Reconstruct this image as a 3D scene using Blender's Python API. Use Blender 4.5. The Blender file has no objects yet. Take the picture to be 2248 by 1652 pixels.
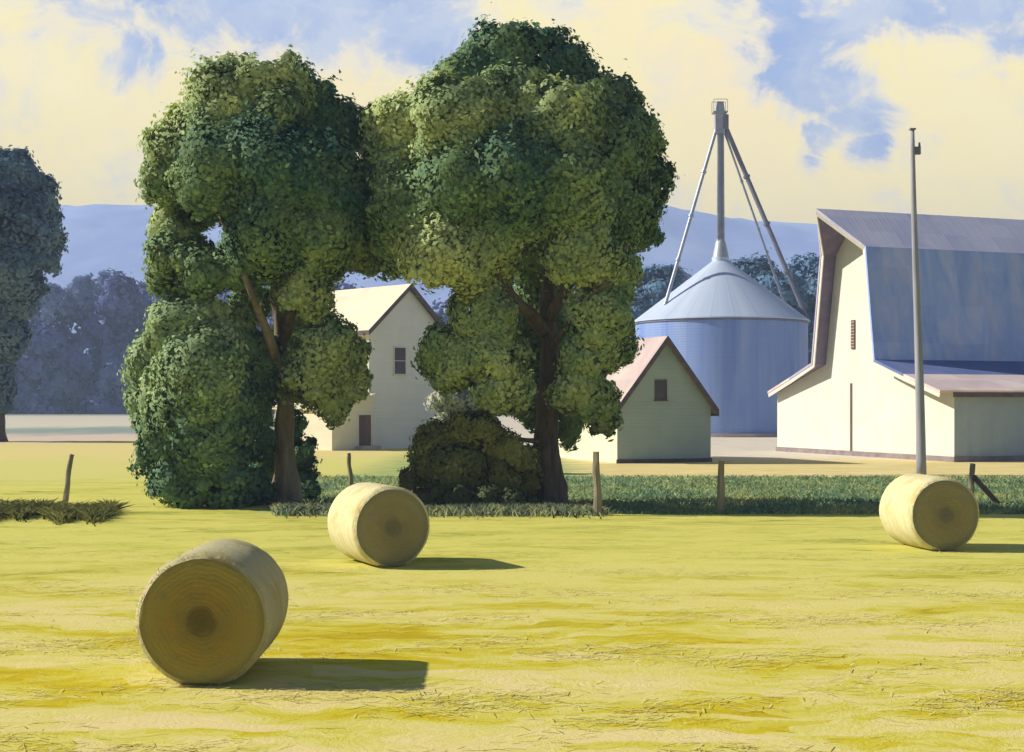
import bpy, bmesh, math, random
import numpy as np
from mathutils import Vector, Matrix, noise as mnoise

S = bpy.context.scene
COL = S.collection
R = math.radians
rng = np.random.default_rng(7)
random.seed(7)

# ------------------------------------------------------------------ survey of the place
F, CX, HY, H = 3088.0, 1124.0, 885.0, 3.3        # focal length, optical axis and eye height


def at(px, py, Y):
    return Vector(((px - CX) * Y / F, Y, H + (HY - py) * Y / F))


def depth(py):
    return F * H / (py - HY)


# ------------------------------------------------------------------ object helpers
def tag(o, label=None, cat=None, group=None, kind=None):
    if label: o['label'] = label
    if cat: o['category'] = cat
    if group: o['group'] = group
    if kind: o['kind'] = kind
    return o


def empty(name, loc, rz=0.0, label=None, cat=None, group=None):
    o = bpy.data.objects.new(name, None)
    o.location = loc
    o.rotation_euler = (0, 0, rz)
    o.empty_display_size = 0.5
    COL.objects.link(o)
    return tag(o, label, cat, group)


def link(name, me, mat=None, parent=None):
    o = bpy.data.objects.new(name, me)
    if mat: me.materials.append(mat)
    COL.objects.link(o)
    if parent: o.parent = parent
    return o


class MB:
    def __init__(s):
        s.v, s.f = [], []

    def poly(s, pts):
        b = len(s.v)
        s.v += [tuple(p) for p in pts]
        s.f.append(tuple(range(b, b + len(pts))))
        return s

    def hexa(s, p):                      # 8 corners: 4 below, 4 above, same order
        b = len(s.v)
        s.v += [tuple(q) for q in p]
        for q in ((3, 2, 1, 0), (4, 5, 6, 7), (0, 1, 5, 4), (1, 2, 6, 5), (2, 3, 7, 6), (3, 0, 4, 7)):
            s.f.append(tuple(b + i for i in q))
        return s

    def box(s, x0, x1, y0, y1, z0, z1):
        return s.hexa([(x0, y0, z0), (x1, y0, z0), (x1, y1, z0), (x0, y1, z0),
                       (x0, y0, z1), (x1, y0, z1), (x1, y1, z1), (x0, y1, z1)])

    def beam(s, a, b, w, h=None, up=(0, 0, 1)):
        a, b = Vector(a), Vector(b)
        h = h or w
        d = (b - a).normalized()
        u = Vector(up)
        if abs(d.dot(u)) > 0.98: u = Vector((0, 1, 0))
        sx = d.cross(u).normalized() * w / 2
        sy = sx.normalized().cross(d).normalized() * h / 2
        return s.hexa([a - sx - sy, a + sx - sy, a + sx + sy, a - sx + sy,
                       b - sx - sy, b + sx - sy, b + sx + sy, b - sx + sy])

    def tube(s, pts, rads, seg=12, wob=0.0, seed=0, cap=True):
        pts = [Vector(p) for p in pts]
        b = len(s.v)
        n = len(pts)
        prev = None
        for i, p in enumerate(pts):
            d = (pts[min(i + 1, n - 1)] - pts[max(i - 1, 0)]).normalized()
            if prev is None:
                u = Vector((1, 0, 0)) if abs(d.x) < 0.9 else Vector((0, 1, 0))
            else:
                u = prev
            u = (u - d * u.dot(d)).normalized()
            w = d.cross(u)
            prev = u
            for k in range(seg):
                a = 2 * math.pi * k / seg
                rr = rads[i]
                if wob:
                    rr *= 1 + wob * mnoise.noise(Vector((math.cos(a) * 1.6 + seed, math.sin(a) * 1.6, i * 0.35 + seed)))
                s.v.append(tuple(p + u * math.cos(a) * rr + w * math.sin(a) * rr))
        for i in range(n - 1):
            for k in range(seg):
                k2 = (k + 1) % seg
                s.f.append((b + i * seg + k, b + i * seg + k2, b + (i + 1) * seg + k2, b + (i + 1) * seg + k))
        if cap:
            s.f.append(tuple(b + k for k in reversed(range(seg))))
            s.f.append(tuple(b + (n - 1) * seg + k for k in range(seg)))
        return s

    def build(s, name, mat=None, parent=None, smooth=False, bevel=0.0):
        me = bpy.data.meshes.new(name)
        me.from_pydata(s.v, [], s.f)
        me.update()
        bm = bmesh.new()
        bm.from_mesh(me)
        bmesh.ops.recalc_face_normals(bm, faces=bm.faces)
        bm.to_mesh(me)
        bm.free()
        if smooth:
            me.polygons.foreach_set('use_smooth', [True] * len(me.polygons))
        o = link(name, me, mat, parent)
        if bevel:
            m = o.modifiers.new('bevel', 'BEVEL')
            m.width = bevel
            m.segments = 2
            m.limit_method = 'ANGLE'
        return o


def curve_pts(pts, n=6):
    """Catmull-Rom through pts"""
    P = [Vector(p) for p in pts]
    P = [P[0] * 2 - P[1]] + P + [P[-1] * 2 - P[-2]]
    out = []
    for i in range(1, len(P) - 2):
        for k in range(n):
            t = k / n
            a, b, c, d = P[i - 1], P[i], P[i + 1], P[i + 2]
            out.append(0.5 * ((2 * b) + (c - a) * t + (2 * a - 5 * b + 4 * c - d) * t * t + (3 * b - a - 3 * c + d) * t ** 3))
    out.append(P[-2])
    return out


# ------------------------------------------------------------------ material helpers
class N:
    def __init__(s, name, world=None):
        if world:
            s.m, s.nt = world, world.node_tree
        else:
            s.m = bpy.data.materials.new(name)
            s.m.use_nodes = True
            s.nt = s.m.node_tree
        s.nt.nodes.clear()
        s._obj = None

    def n(s, t, **kw):
        nd = s.nt.nodes.new(t)
        for k, v in kw.items(): setattr(nd, k, v)
        return nd

    def l(s, a, b):
        s.nt.links.new(a, b)

    def set(s, sock, v):
        if hasattr(v, 'is_output') or isinstance(v, bpy.types.NodeSocket):
            s.l(v, sock)
        else:
            if isinstance(v, (tuple, list)) and len(v) == 3 and sock.type == 'RGBA': v = (*v, 1)
            sock.default_value = v

    def math(s, op, a, b=0.0, c=None, clamp=False):
        nd = s.n('ShaderNodeMath', operation=op, use_clamp=clamp)
        s.set(nd.inputs[0], a); s.set(nd.inputs[1], b)
        if c is not None: s.set(nd.inputs[2], c)
        return nd.outputs[0]

    def vmath(s, op, a, b=(0, 0, 0)):
        nd = s.n('ShaderNodeVectorMath', operation=op)
        s.set(nd.inputs[0], a); s.set(nd.inputs[1], b)
        return nd.outputs['Value'] if op in ('LENGTH', 'DOT_PRODUCT') else nd.outputs[0]

    def pos(s, scale=(1, 1, 1), world=False, rot=(0, 0, 0)):
        if world:
            v = s.n('ShaderNodeNewGeometry').outputs['Position']
        else:
            v = s.n('ShaderNodeTexCoord').outputs['Object']
        mp = s.n('ShaderNodeMapping')
        s.l(v, mp.inputs[0])
        mp.inputs['Scale'].default_value = scale
        mp.inputs['Rotation'].default_value = rot
        return mp.outputs[0]

    def xyz(s, v):
        nd = s.n('ShaderNodeSeparateXYZ')
        s.l(v, nd.inputs[0])
        return nd.outputs

    def noise(s, vec, scale=1.0, detail=3.0, rough=0.55, dist=0.0, col=False):
        nd = s.n('ShaderNodeTexNoise')
        s.l(vec, nd.inputs['Vector'])
        nd.inputs['Scale'].default_value = scale
        nd.inputs['Detail'].default_value = detail
        nd.inputs['Roughness'].default_value = rough
        nd.inputs['Distortion'].default_value = dist
        return nd.outputs['Color' if col else 'Fac']

    def voro(s, vec, scale=1.0, out='Color', rand=1.0):
        nd = s.n('ShaderNodeTexVoronoi')
        s.l(vec, nd.inputs['Vector'])
        nd.inputs['Scale'].default_value = scale
        nd.inputs['Randomness'].default_value = rand
        return nd.outputs[out]

    def ramp(s, fac, stops, mode='LINEAR'):
        nd = s.n('ShaderNodeValToRGB')
        cr = nd.color_ramp
        cr.interpolation = mode
        while len(cr.elements) < len(stops): cr.elements.new(0.5)
        for e, (p, c) in zip(cr.elements, stops):
            e.position = p
            e.color = (*c, 1) if isinstance(c, (tuple, list)) else (c, c, c, 1)
        s.set(nd.inputs[0], fac)
        return nd.outputs[0]

    def mix(s, fac, a, b, mode='MIX'):
        nd = s.n('ShaderNodeMix', data_type='RGBA', blend_type=mode)
        nd.clamp_factor = True
        s.set(nd.inputs[0], fac)
        s.set(nd.inputs[6], a)
        s.set(nd.inputs[7], b)
        return nd.outputs[2]

    def step(s, v, lo, hi):
        nd = s.n('ShaderNodeMapRange', interpolation_type='SMOOTHSTEP')
        s.set(nd.inputs[0], v)
        nd.inputs[1].default_value = lo
        nd.inputs[2].default_value = hi
        return nd.outputs[0]

    def bump(s, h, strength=0.4, dist=0.05):
        nd = s.n('ShaderNodeBump')
        s.l(h, nd.inputs['Height'])
        nd.inputs['Strength'].default_value = strength
        nd.inputs['Distance'].default_value = dist
        return nd.outputs[0]

    def finish(s, col, rough=0.8, metal=0.0, normal=None, spec=0.3):
        b = s.n('ShaderNodeBsdfPrincipled')
        s.set(b.inputs['Base Color'], col)
        s.set(b.inputs['Roughness'], rough)
        b.inputs['Metallic'].default_value = metal
        b.inputs['Specular IOR Level'].default_value = spec
        if normal is not None: s.l(normal, b.inputs['Normal'])
        o = s.n('ShaderNodeOutputMaterial')
        s.l(b.outputs[0], o.inputs[0])
        return s.m


def simple(name, c1, c2, scale=1.0, rough=0.8, stretch=(1, 1, 1), bump=0.0, bscale=None, metal=0.0, spec=0.25, detail=4, bdist=0.03):
    k = N(name)
    v = k.pos(stretch)
    f = k.noise(v, scale, detail, 0.6, 0.4)
    c = k.ramp(f, [(0.3, c1), (0.7, c2)])
    nm = None
    if bump:
        nm = k.bump(k.noise(v, bscale or scale * 4, 4, 0.65), bump, bdist)
    return k.finish(c, rough, metal, nm, spec)


def siding(name, c1, c2, board=0.18, axis='Z', bump=0.5, weather=(0.5, 0.45, 0.4), wf=0.25):
    """painted boards with soft mottling and board joints"""
    k = N(name)
    v = k.pos()
    x = k.xyz(v)
    co = {'X': x[0], 'Y': x[1], 'Z': x[2]}[axis] if axis != 'XY' else k.math('ADD', x[0], x[1])
    saw = k.math('FRACT', k.math('DIVIDE', co, board))
    prof = k.ramp(saw, [(0.0, 0.0), (0.08, 0.9), (0.92, 1.0), (1.0, 0.2)])
    f = k.noise(v, 0.55, 5, 0.62, 0.5)
    c = k.ramp(f, [(0.32, c1), (0.68, c2)])
    st = (6, 6, 0.35) if axis != 'Z' else (0.5, 0.5, 5)
    streak = k.noise(k.pos(st), 0.8, 5, 0.7)
    c = k.mix(k.math('MULTIPLY', k.step(streak, 0.52, 0.8), wf), c, weather)
    bid = k.noise(k.vmath('MULTIPLY', k.vmath('FLOOR', k.vmath('DIVIDE', v, (board, board, board))),
                          (0 if axis == 'Z' else 3.1, 0 if axis == 'Z' else 3.1, 3.1 if axis == 'Z' else 0)), 1.7, 0)
    c = k.mix(k.math('MULTIPLY', k.step(bid, 0.35, 0.65), 0.12), c, k.mix(1.0, c, (0.75, 0.75, 0.72), 'MULTIPLY'))
    c = k.mix(k.math('MULTIPLY', k.math('SUBTRACT', 1.0, prof), 0.35), c, weather)
    return k.finish(c, 0.75, 0, k.bump(prof, bump, 0.03), 0.2)


# ------------------------------------------------------------------ camera, world, sun
cam = bpy.data.cameras.new('camera')
cam.sensor_width = 36
cam.lens = F / 2248 * 36
cam.shift_y = (HY - 826) / 2248
cam.clip_start = 0.1
cam.clip_end = 6000
co = bpy.data.objects.new('camera', cam)
co.location = (0, 0, H)
co.rotation_euler = (R(90), 0, 0)
COL.objects.link(co)
S.camera = co

SUN_EL, SUN_BACK = R(33), R(6.5)
sv = Vector((-math.cos(SUN_EL) * math.cos(SUN_BACK), math.cos(SUN_EL) * math.sin(SUN_BACK), math.sin(SUN_EL)))
sl = bpy.data.lights.new('sun', 'SUN')
sl.energy = 5.0
sl.angle = R(0.6)
sl.color = (1.0, 0.94, 0.82)
so = bpy.data.objects.new('sun', sl)
so.rotation_euler = (-sv).to_track_quat('-Z', 'Y').to_euler()
so.location = sv * 100
COL.objects.link(so)

S.view_settings.view_transform = 'Standard'
S.view_settings.look = 'None'
S.view_settings.gamma = 1
S.view_settings.use_curve_mapping = False
S.view_settings.exposure = 0.45
S.cycles.use_denoising = True
S.cycles.max_bounces = 6
S.cycles.diffuse_bounces = 2
S.cycles.transparent_max_bounces = 6
S.cycles.volume_bounces = 0

W = bpy.data.worlds.new('World')
S.world = W
W.use_nodes = True
k = N('', W)
sky = k.n('ShaderNodeTexSky', sky_type='NISHITA')
sky.sun_disc = False
sky.sun_elevation = SUN_EL
sky.sun_rotation = math.atan2(sv.x, sv.y) % (2 * math.pi)
sky.air_density = 1.0
sky.dust_density = 0.3
sky.ozone_density = 3.0
bg1 = k.n('ShaderNodeBackground')
k.l(sky.outputs[0], bg1.inputs[0])
bg1.inputs[1].default_value = 0.05
d = k.n('ShaderNodeTexCoord').outputs['Generated']
dx, dy, dz = k.xyz(d)
ys = k.math('MAXIMUM', dy, 0.05)
cmb = k.n('ShaderNodeCombineXYZ')
k.l(k.math('DIVIDE', dx, ys), cmb.inputs[0])
k.l(k.math('DIVIDE', dz, ys), cmb.inputs[1])
uv = cmb.outputs[0]
wob = k.noise(uv, 13, 6, 0.68, 0.6, col=True)
wob = k.vmath('MULTIPLY', k.vmath('SUBTRACT', wob, (0.5, 0.5, 0.5)), (0.085, 0.075, 0))
uvw = k.vmath('ADD', uv, wob)
fine = k.noise(k.vmath('MULTIPLY', uvw, (1, 1.6, 1)), 30, 4, 0.7)
# openings of blue between the clouds: centre and half-size on the sky, as slopes
gaps = [(600, 0, 400, 85), (420, 40, 90, 75), (760, 40, 130, 70), (900, 70, 110, 75), (1070, -30, 160, 20), (280, 130, 60, 55),
        (1700, 20, 75, 110), (1740, 120, 55, 110), (1830, 20, 210, 60), (2120, 0, 200, 42), (1820, 190, 75, 60),
        (1895, 265, 55, 60), (1925, 345, 40, 35), (1825, 330, 38, 22), 
        (2240, 60, 60, 60), (600, -160, 600, 120), (1900, -200, 420, 160)]
acc = None
for (px, py, a, b) in gaps:
    c0 = ((px - CX) / F, (HY - py) / F, 0)
    q = k.vmath('MULTIPLY', k.vmath('SUBTRACT', uvw, c0), (F / a, F / b, 0))
    v = k.math('SUBTRACT', 1.0, k.vmath('LENGTH', q))
    v = k.math('MINIMUM', v, 0.55 if min(a, b) > 62 else (0.3 if min(a, b) > 34 else 0.05))
    acc = v if acc is None else k.math('MAXIMUM', acc, v)
acc = k.math('MAXIMUM', acc, -0.9)
lump = k.noise(k.vmath('MULTIPLY', uv, (1, 1.2, 1)), 17, 6, 0.62, 0.8)
acc = k.math('ADD', acc, k.math('MULTIPLY', k.math('SUBTRACT', lump, 0.5), 3.1))
acc = k.math('ADD', acc, k.math('MULTIPLY', k.math('SUBTRACT', fine, 0.5), 0.7))
blue_front = k.math('MAXIMUM', k.step(acc, -0.42, 0.42), k.step(dz, 0.285, 0.34))
back = k.noise(d, 2.2, 5, 0.6)
blue_back = k.step(back, 0.12, 0.30)
front = k.step(dy, 0.05, 0.35)
blue = k.n('ShaderNodeMix', data_type='FLOAT')
k.l(front, blue.inputs[0]); k.l(blue_back, blue.inputs[2]); k.l(blue_front, blue.inputs[3])
cl = k.noise(uvw, 7, 5, 0.65, 0.4)
ccol = k.ramp(cl, [(0.3, (0.96, 0.78, 0.46)), (0.5, (0.95, 0.82, 0.40)), (0.7, (0.96, 0.85, 0.50))])
low = k.step(dz, 0.30, 0.05)
ccol = k.mix(k.math('MULTIPLY', low, 0.7), ccol, (1.16, 0.94, 0.37))
ccol = k.mix(k.math('MULTIPLY', k.step(acc, -1.0, -0.15), 0.75), ccol, (0.80, 0.75, 0.66))
bg2 = k.n('ShaderNodeBackground')
k.l(ccol, bg2.inputs[0])
bg2.inputs[1].default_value = 1.0
bg3 = k.n('ShaderNodeBackground')       # thin high veil within the blue openings
veil = k.noise(uvw, 14, 4, 0.6)
k.l(k.ramp(veil, [(0.35, (0.33, 0.45, 0.75)), (0.62, (0.60, 0.66, 0.79))]), bg3.inputs[0])
mx0 = k.n('ShaderNodeMixShader')
k.set(mx0.inputs[0], k.math('MULTIPLY', k.math('MULTIPLY', front, 0.85), k.step(dz, 0.45, 0.30))); k.l(bg1.outputs[0], mx0.inputs[1]); k.l(bg3.outputs[0], mx0.inputs[2])
mx = k.n('ShaderNodeMixShader')
k.l(blue.outputs[0], mx.inputs[0]); k.l(bg2.outputs[0], mx.inputs[1]); k.l(mx0.outputs[0], mx.inputs[2])
wo = k.n('ShaderNodeOutputWorld')
k.l(mx.outputs[0], wo.inputs[0])

# ------------------------------------------------------------------ ground
def ground_material():
    k = N('hay_field_ground')
    p = k.pos((1, 1, 1), world=True)
    x, y, z = k.xyz(p)
    wv = k.vmath('MULTIPLY', k.vmath('SUBTRACT', k.noise(p, 0.5, 3, 0.6, col=True), (0.5, 0.5, 0.5)), (1.6, 1.6, 0))
    pw = k.vmath('ADD', p, wv)
    # mown hay: swaths of pale straw, yellow stubble, golden and olive patches
    big = k.noise(k.vmath('MULTIPLY', pw, (0.10, 0.28, 1)), 1.0, 4, 0.6, 0.3)
    mid = k.noise(k.vmath('MULTIPLY', pw, (0.42, 0.85, 1)), 1.0, 4, 0.6, 0.6)
    dab = k.voro(k.vmath('MULTIPLY', pw, (0.55, 1.9, 1)), 1.0)
    dabv = k.xyz(dab)[0]
    dab2 = k.xyz(k.voro(k.vmath('MULTIPLY', pw, (2.4, 6.0, 1)), 1.0))[0]
    f = k.math('ADD', k.math('MULTIPLY', big, 0.55), k.math('ADD', k.math('MULTIPLY', mid, 0.42), k.math('ADD', k.math('MULTIPLY', dabv, 0.17), k.math('MULTIPLY', dab2, 0.10))))
    near = k.ramp(f, [(0.43, (0.48, 0.35, 0.010)), (0.51, (0.58, 0.47, 0.025)), (0.57, (0.61, 0.54, 0.09)),
                      (0.635, (0.67, 0.59, 0.17)), (0.75, (0.74, 0.60, 0.27))])
    far = k.ramp(f, [(0.40, (0.29, 0.34, 0.06)), (0.53, (0.54, 0.51, 0.10)), (0.66, (0.65, 0.60, 0.14))])
    c = k.mix(k.step(k.math('ADD', y, k.math('MULTIPLY', mid, 10)), 22, 38), near, far)
    # straw specks and darker stubble flecks
    sp = k.noise(k.vmath('MULTIPLY', pw, (2.2, 6, 1)), 2.0, 4, 0.7)
    c = k.mix(k.math('MULTIPLY', k.step(sp, 0.60, 0.72), 0.45), c, (0.84, 0.72, 0.40))
    c = k.mix(k.math('MULTIPLY', k.step(sp, 0.40, 0.28), 0.55), c, (0.36, 0.30, 0.05))
    # unmown verge beyond the fence line (only east of the first tree)
    edge = k.math('ADD', y, k.math('MULTIPLY', k.math('SUBTRACT', mid, 0.5), 5))
    gx = k.step(k.math('ADD', x, k.math('MULTIPLY', mid, 2)), -8.0, -6.0)
    verge = k.math('MULTIPLY', k.step(k.math('ADD', edge, k.math('MULTIPLY', k.math('SUBTRACT', sp, 0.5), 4)), 41.2, 43.6), gx)
    g = k.ramp(mid, [(0.35, (0.17, 0.30, 0.20)), (0.50, (0.36, 0.44, 0.16)), (0.62, (0.62, 0.60, 0.22))])
    c = k.mix(verge, c, g)
    lawn = k.math('MULTIPLY', k.math('MULTIPLY', k.step(edge, 57, 63), gx), k.step(x, 4.0, 1.0))
    c = k.mix(lawn, c, k.ramp(mid, [(0.35, (0.20, 0.30, 0.11)), (0.65, (0.44, 0.47, 0.16))]))
    yard = k.math('MULTIPLY', k.math('MULTIPLY', k.step(edge, 61, 65), gx), k.math('MAXIMUM', k.step(x, 1.5, 5.0), k.step(edge, 108, 112)))
    c = k.mix(yard, c, k.ramp(mid, [(0.35, (0.66, 0.52, 0.20)), (0.65, (0.78, 0.64, 0.30))]))
    pale = k.math('MULTIPLY', k.math('MULTIPLY', k.step(edge, 79, 86), gx), k.math('MAXIMUM', k.step(x, 1.5, 5.0), k.step(edge, 108, 112)))
    c = k.mix(pale, c, k.ramp(mid, [(0.35, (0.60, 0.53, 0.46)), (0.65, (0.72, 0.64, 0.48))]))
    # strips of far fields in the west
    lx = k.step(x, -5.0, -9.0)
    e2 = k.math('ADD', y, k.math('MULTIPLY', k.math('SUBTRACT', big, 0.5), 14))
    str_ = k.noise(k.vmath('MULTIPLY', p, (0.035, 0.012, 1)), 1.0, 5, 0.7)
    e2 = k.math('ADD', e2, k.math('MULTIPLY', k.math('MULTIPLY', k.math('SUBTRACT', str_, 0.5), 0.7), y))
    for a, b, col in ((54, 64, (0.64, 0.60, 0.18)), (74, 90, (0.72, 0.59, 0.23)), (98, 135, (0.64, 0.51, 0.42)),
                      (136, 160, (0.27, 0.33, 0.28)), (168, 205, (0.64, 0.58, 0.45)), (420, 470, (0.12, 0.16, 0.10))):
        c = k.mix(k.math('MULTIPLY', k.step(e2, a, b), lx), c, col)
    c = k.mix(k.step(y, 330, 420), c, (0.16, 0.2, 0.13))
    h = k.math('ADD', k.math('MULTIPLY', sp, 0.6), k.noise(pw, 14, 3, 0.7))
    return k.finish(c, 0.95, 0, k.bump(h, 0.35, 0.04), 0.05)


mb = MB()
xs = [-1800, -600, -200, -80, -40, -20, -10, 0, 10, 20, 40, 80, 200, 600, 1800]
ysg = [-150, -40, 0, 6, 12, 18, 24, 30, 40, 60, 100, 200, 400, 800, 1900]
for j in range(len(ysg)):
    for i in range(len(xs)):
        mb.v.append((xs[i], ysg[j], 0))
nx = len(xs)
for j in range(len(ysg) - 1):
    for i in range(nx - 1):
        mb.f.append((j * nx + i, j * nx + i + 1, (j + 1) * nx + i + 1, (j + 1) * nx + i))
tag(mb.build('ground', ground_material()), kind='structure')

# hills across the back
mb = MB()
NXH, NYH = 150, 26
for j in range(NYH):
    v = j / (NYH - 1)
    for i in range(NXH):
        u = i / (NXH - 1)
        X = -900 + 1800 * u
        Y = 760 + 700 * v
        prof = math.sin(min(v / 0.62, 1.0) * math.pi / 2) if v < 0.62 else math.cos((v - 0.62) / 0.38 * math.pi / 2)
        top = 171 + 5 * math.sin(X / 170 + 0.6) + 4 * math.sin(X / 63) + (-18 if X > 60 else 0) * min(1, (X - 60) / 120 if X > 60 else 0)
        z = top * prof * (1 + 0.03 * mnoise.noise(Vector((X / 60, Y / 60, 0)))) + 2.2 * mnoise.noise(Vector((X / 14, Y / 14, 3)))
        mb.v.append((X, Y, z - 4 if j not in (0, NYH - 1) else -0.5))
for j in range(NYH - 1):
    for i in range(NXH - 1):
        mb.f.append((j * NXH + i, j * NXH + i + 1, (j + 1) * NXH + i + 1, (j + 1) * NXH + i))
k = N('hill_haze_blue')
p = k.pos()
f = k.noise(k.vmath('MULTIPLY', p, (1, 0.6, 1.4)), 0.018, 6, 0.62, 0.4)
hillm = k.finish(k.ramp(f, [(0.35, (0.33, 0.43, 0.80)), (0.52, (0.39, 0.50, 0.86)), (0.68, (0.46, 0.57, 0.90))]), 1, 0, None, 0)  # blue of distance haze painted into the hill colour
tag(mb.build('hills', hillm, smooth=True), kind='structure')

# ------------------------------------------------------------------ foliage
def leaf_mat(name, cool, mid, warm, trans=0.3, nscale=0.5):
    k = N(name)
    t = k.n('ShaderNodeAttribute', attribute_name='tint').outputs['Fac']  # per-lobe tone, also paints sunlit and shaded lobes into the leaves
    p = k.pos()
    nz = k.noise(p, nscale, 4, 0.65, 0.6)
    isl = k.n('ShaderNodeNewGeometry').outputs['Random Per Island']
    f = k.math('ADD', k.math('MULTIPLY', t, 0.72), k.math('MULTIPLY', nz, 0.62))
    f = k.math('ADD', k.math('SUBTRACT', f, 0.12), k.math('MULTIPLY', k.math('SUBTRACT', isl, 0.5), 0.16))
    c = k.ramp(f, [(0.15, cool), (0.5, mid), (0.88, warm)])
    a = k.n('ShaderNodeBsdfPrincipled')
    k.l(c, a.inputs['Base Color'])
    a.inputs['Roughness'].default_value = 0.7
    a.inputs['Specular IOR Level'].default_value = 0.15
    b = k.n('ShaderNodeBsdfTranslucent')
    k.l(k.mix(1.0, c, (1.0, 1.0, 0.6), 'MULTIPLY'), b.inputs[0])
    m = k.n('ShaderNodeMixShader')
    m.inputs[0].default_value = trans
    k.l(a.outputs[0], m.inputs[1]); k.l(b.outputs[0], m.inputs[2])
    o = k.n('ShaderNodeOutputMaterial')
    k.l(m.outputs[0], o.inputs[0])
    return k.m


def unit(a):
    return a / np.maximum(np.linalg.norm(a, axis=-1, keepdims=True), 1e-9)


def leaves_mesh(name, P, NRM, SHD, size, tint, aspect=0.62):
    n = len(P)
    t = unit(np.cross(NRM, unit(rng.normal(size=(n, 3)) + np.array([0, 0, 0.6]))))
    b = np.cross(NRM, t)
    L = size[:, None]
    bend = NRM * L * 0.12
    v = np.empty((n, 4, 3))
    v[:, 0] = P - t * L * 0.5 - bend
    v[:, 1] = P - b * L * 0.5 * aspect + t * L * 0.08
    v[:, 2] = P + t * L * 0.5 - bend
    v[:, 3] = P + b * L * 0.5 * aspect + t * L * 0.08
    # winding so that the face looks along NRM
    order = np.array([0, 3, 2, 1])
    v = v[:, order]
    g = np.cross(v[:, 1] - v[:, 0], v[:, 2] - v[:, 0])
    flip = np.einsum('ij,ij->i', g, NRM) < 0
    v[flip] = v[flip][:, ::-1]
    me = bpy.data.meshes.new(name)
    me.vertices.add(n * 4)
    me.vertices.foreach_set('co', v.reshape(-1).astype(np.float32))
    me.loops.add(n * 4)
    me.loops.foreach_set('vertex_index', np.arange(n * 4, dtype=np.int32))
    me.polygons.add(n)
    me.polygons.foreach_set('loop_start', np.arange(0, n * 4, 4, dtype=np.int32))
    me.update(calc_edges=True)
    at_ = me.attributes.new('tint', 'FLOAT', 'POINT')
    at_.data.foreach_set('value', np.repeat(tint, 4).astype(np.float32))
    me.polygons.foreach_set('use_smooth', np.ones(n, dtype=bool))
    me.normals_split_custom_set_from_vertices(np.repeat(SHD, 4, axis=0).astype(np.float32).tolist())
    return me


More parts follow.
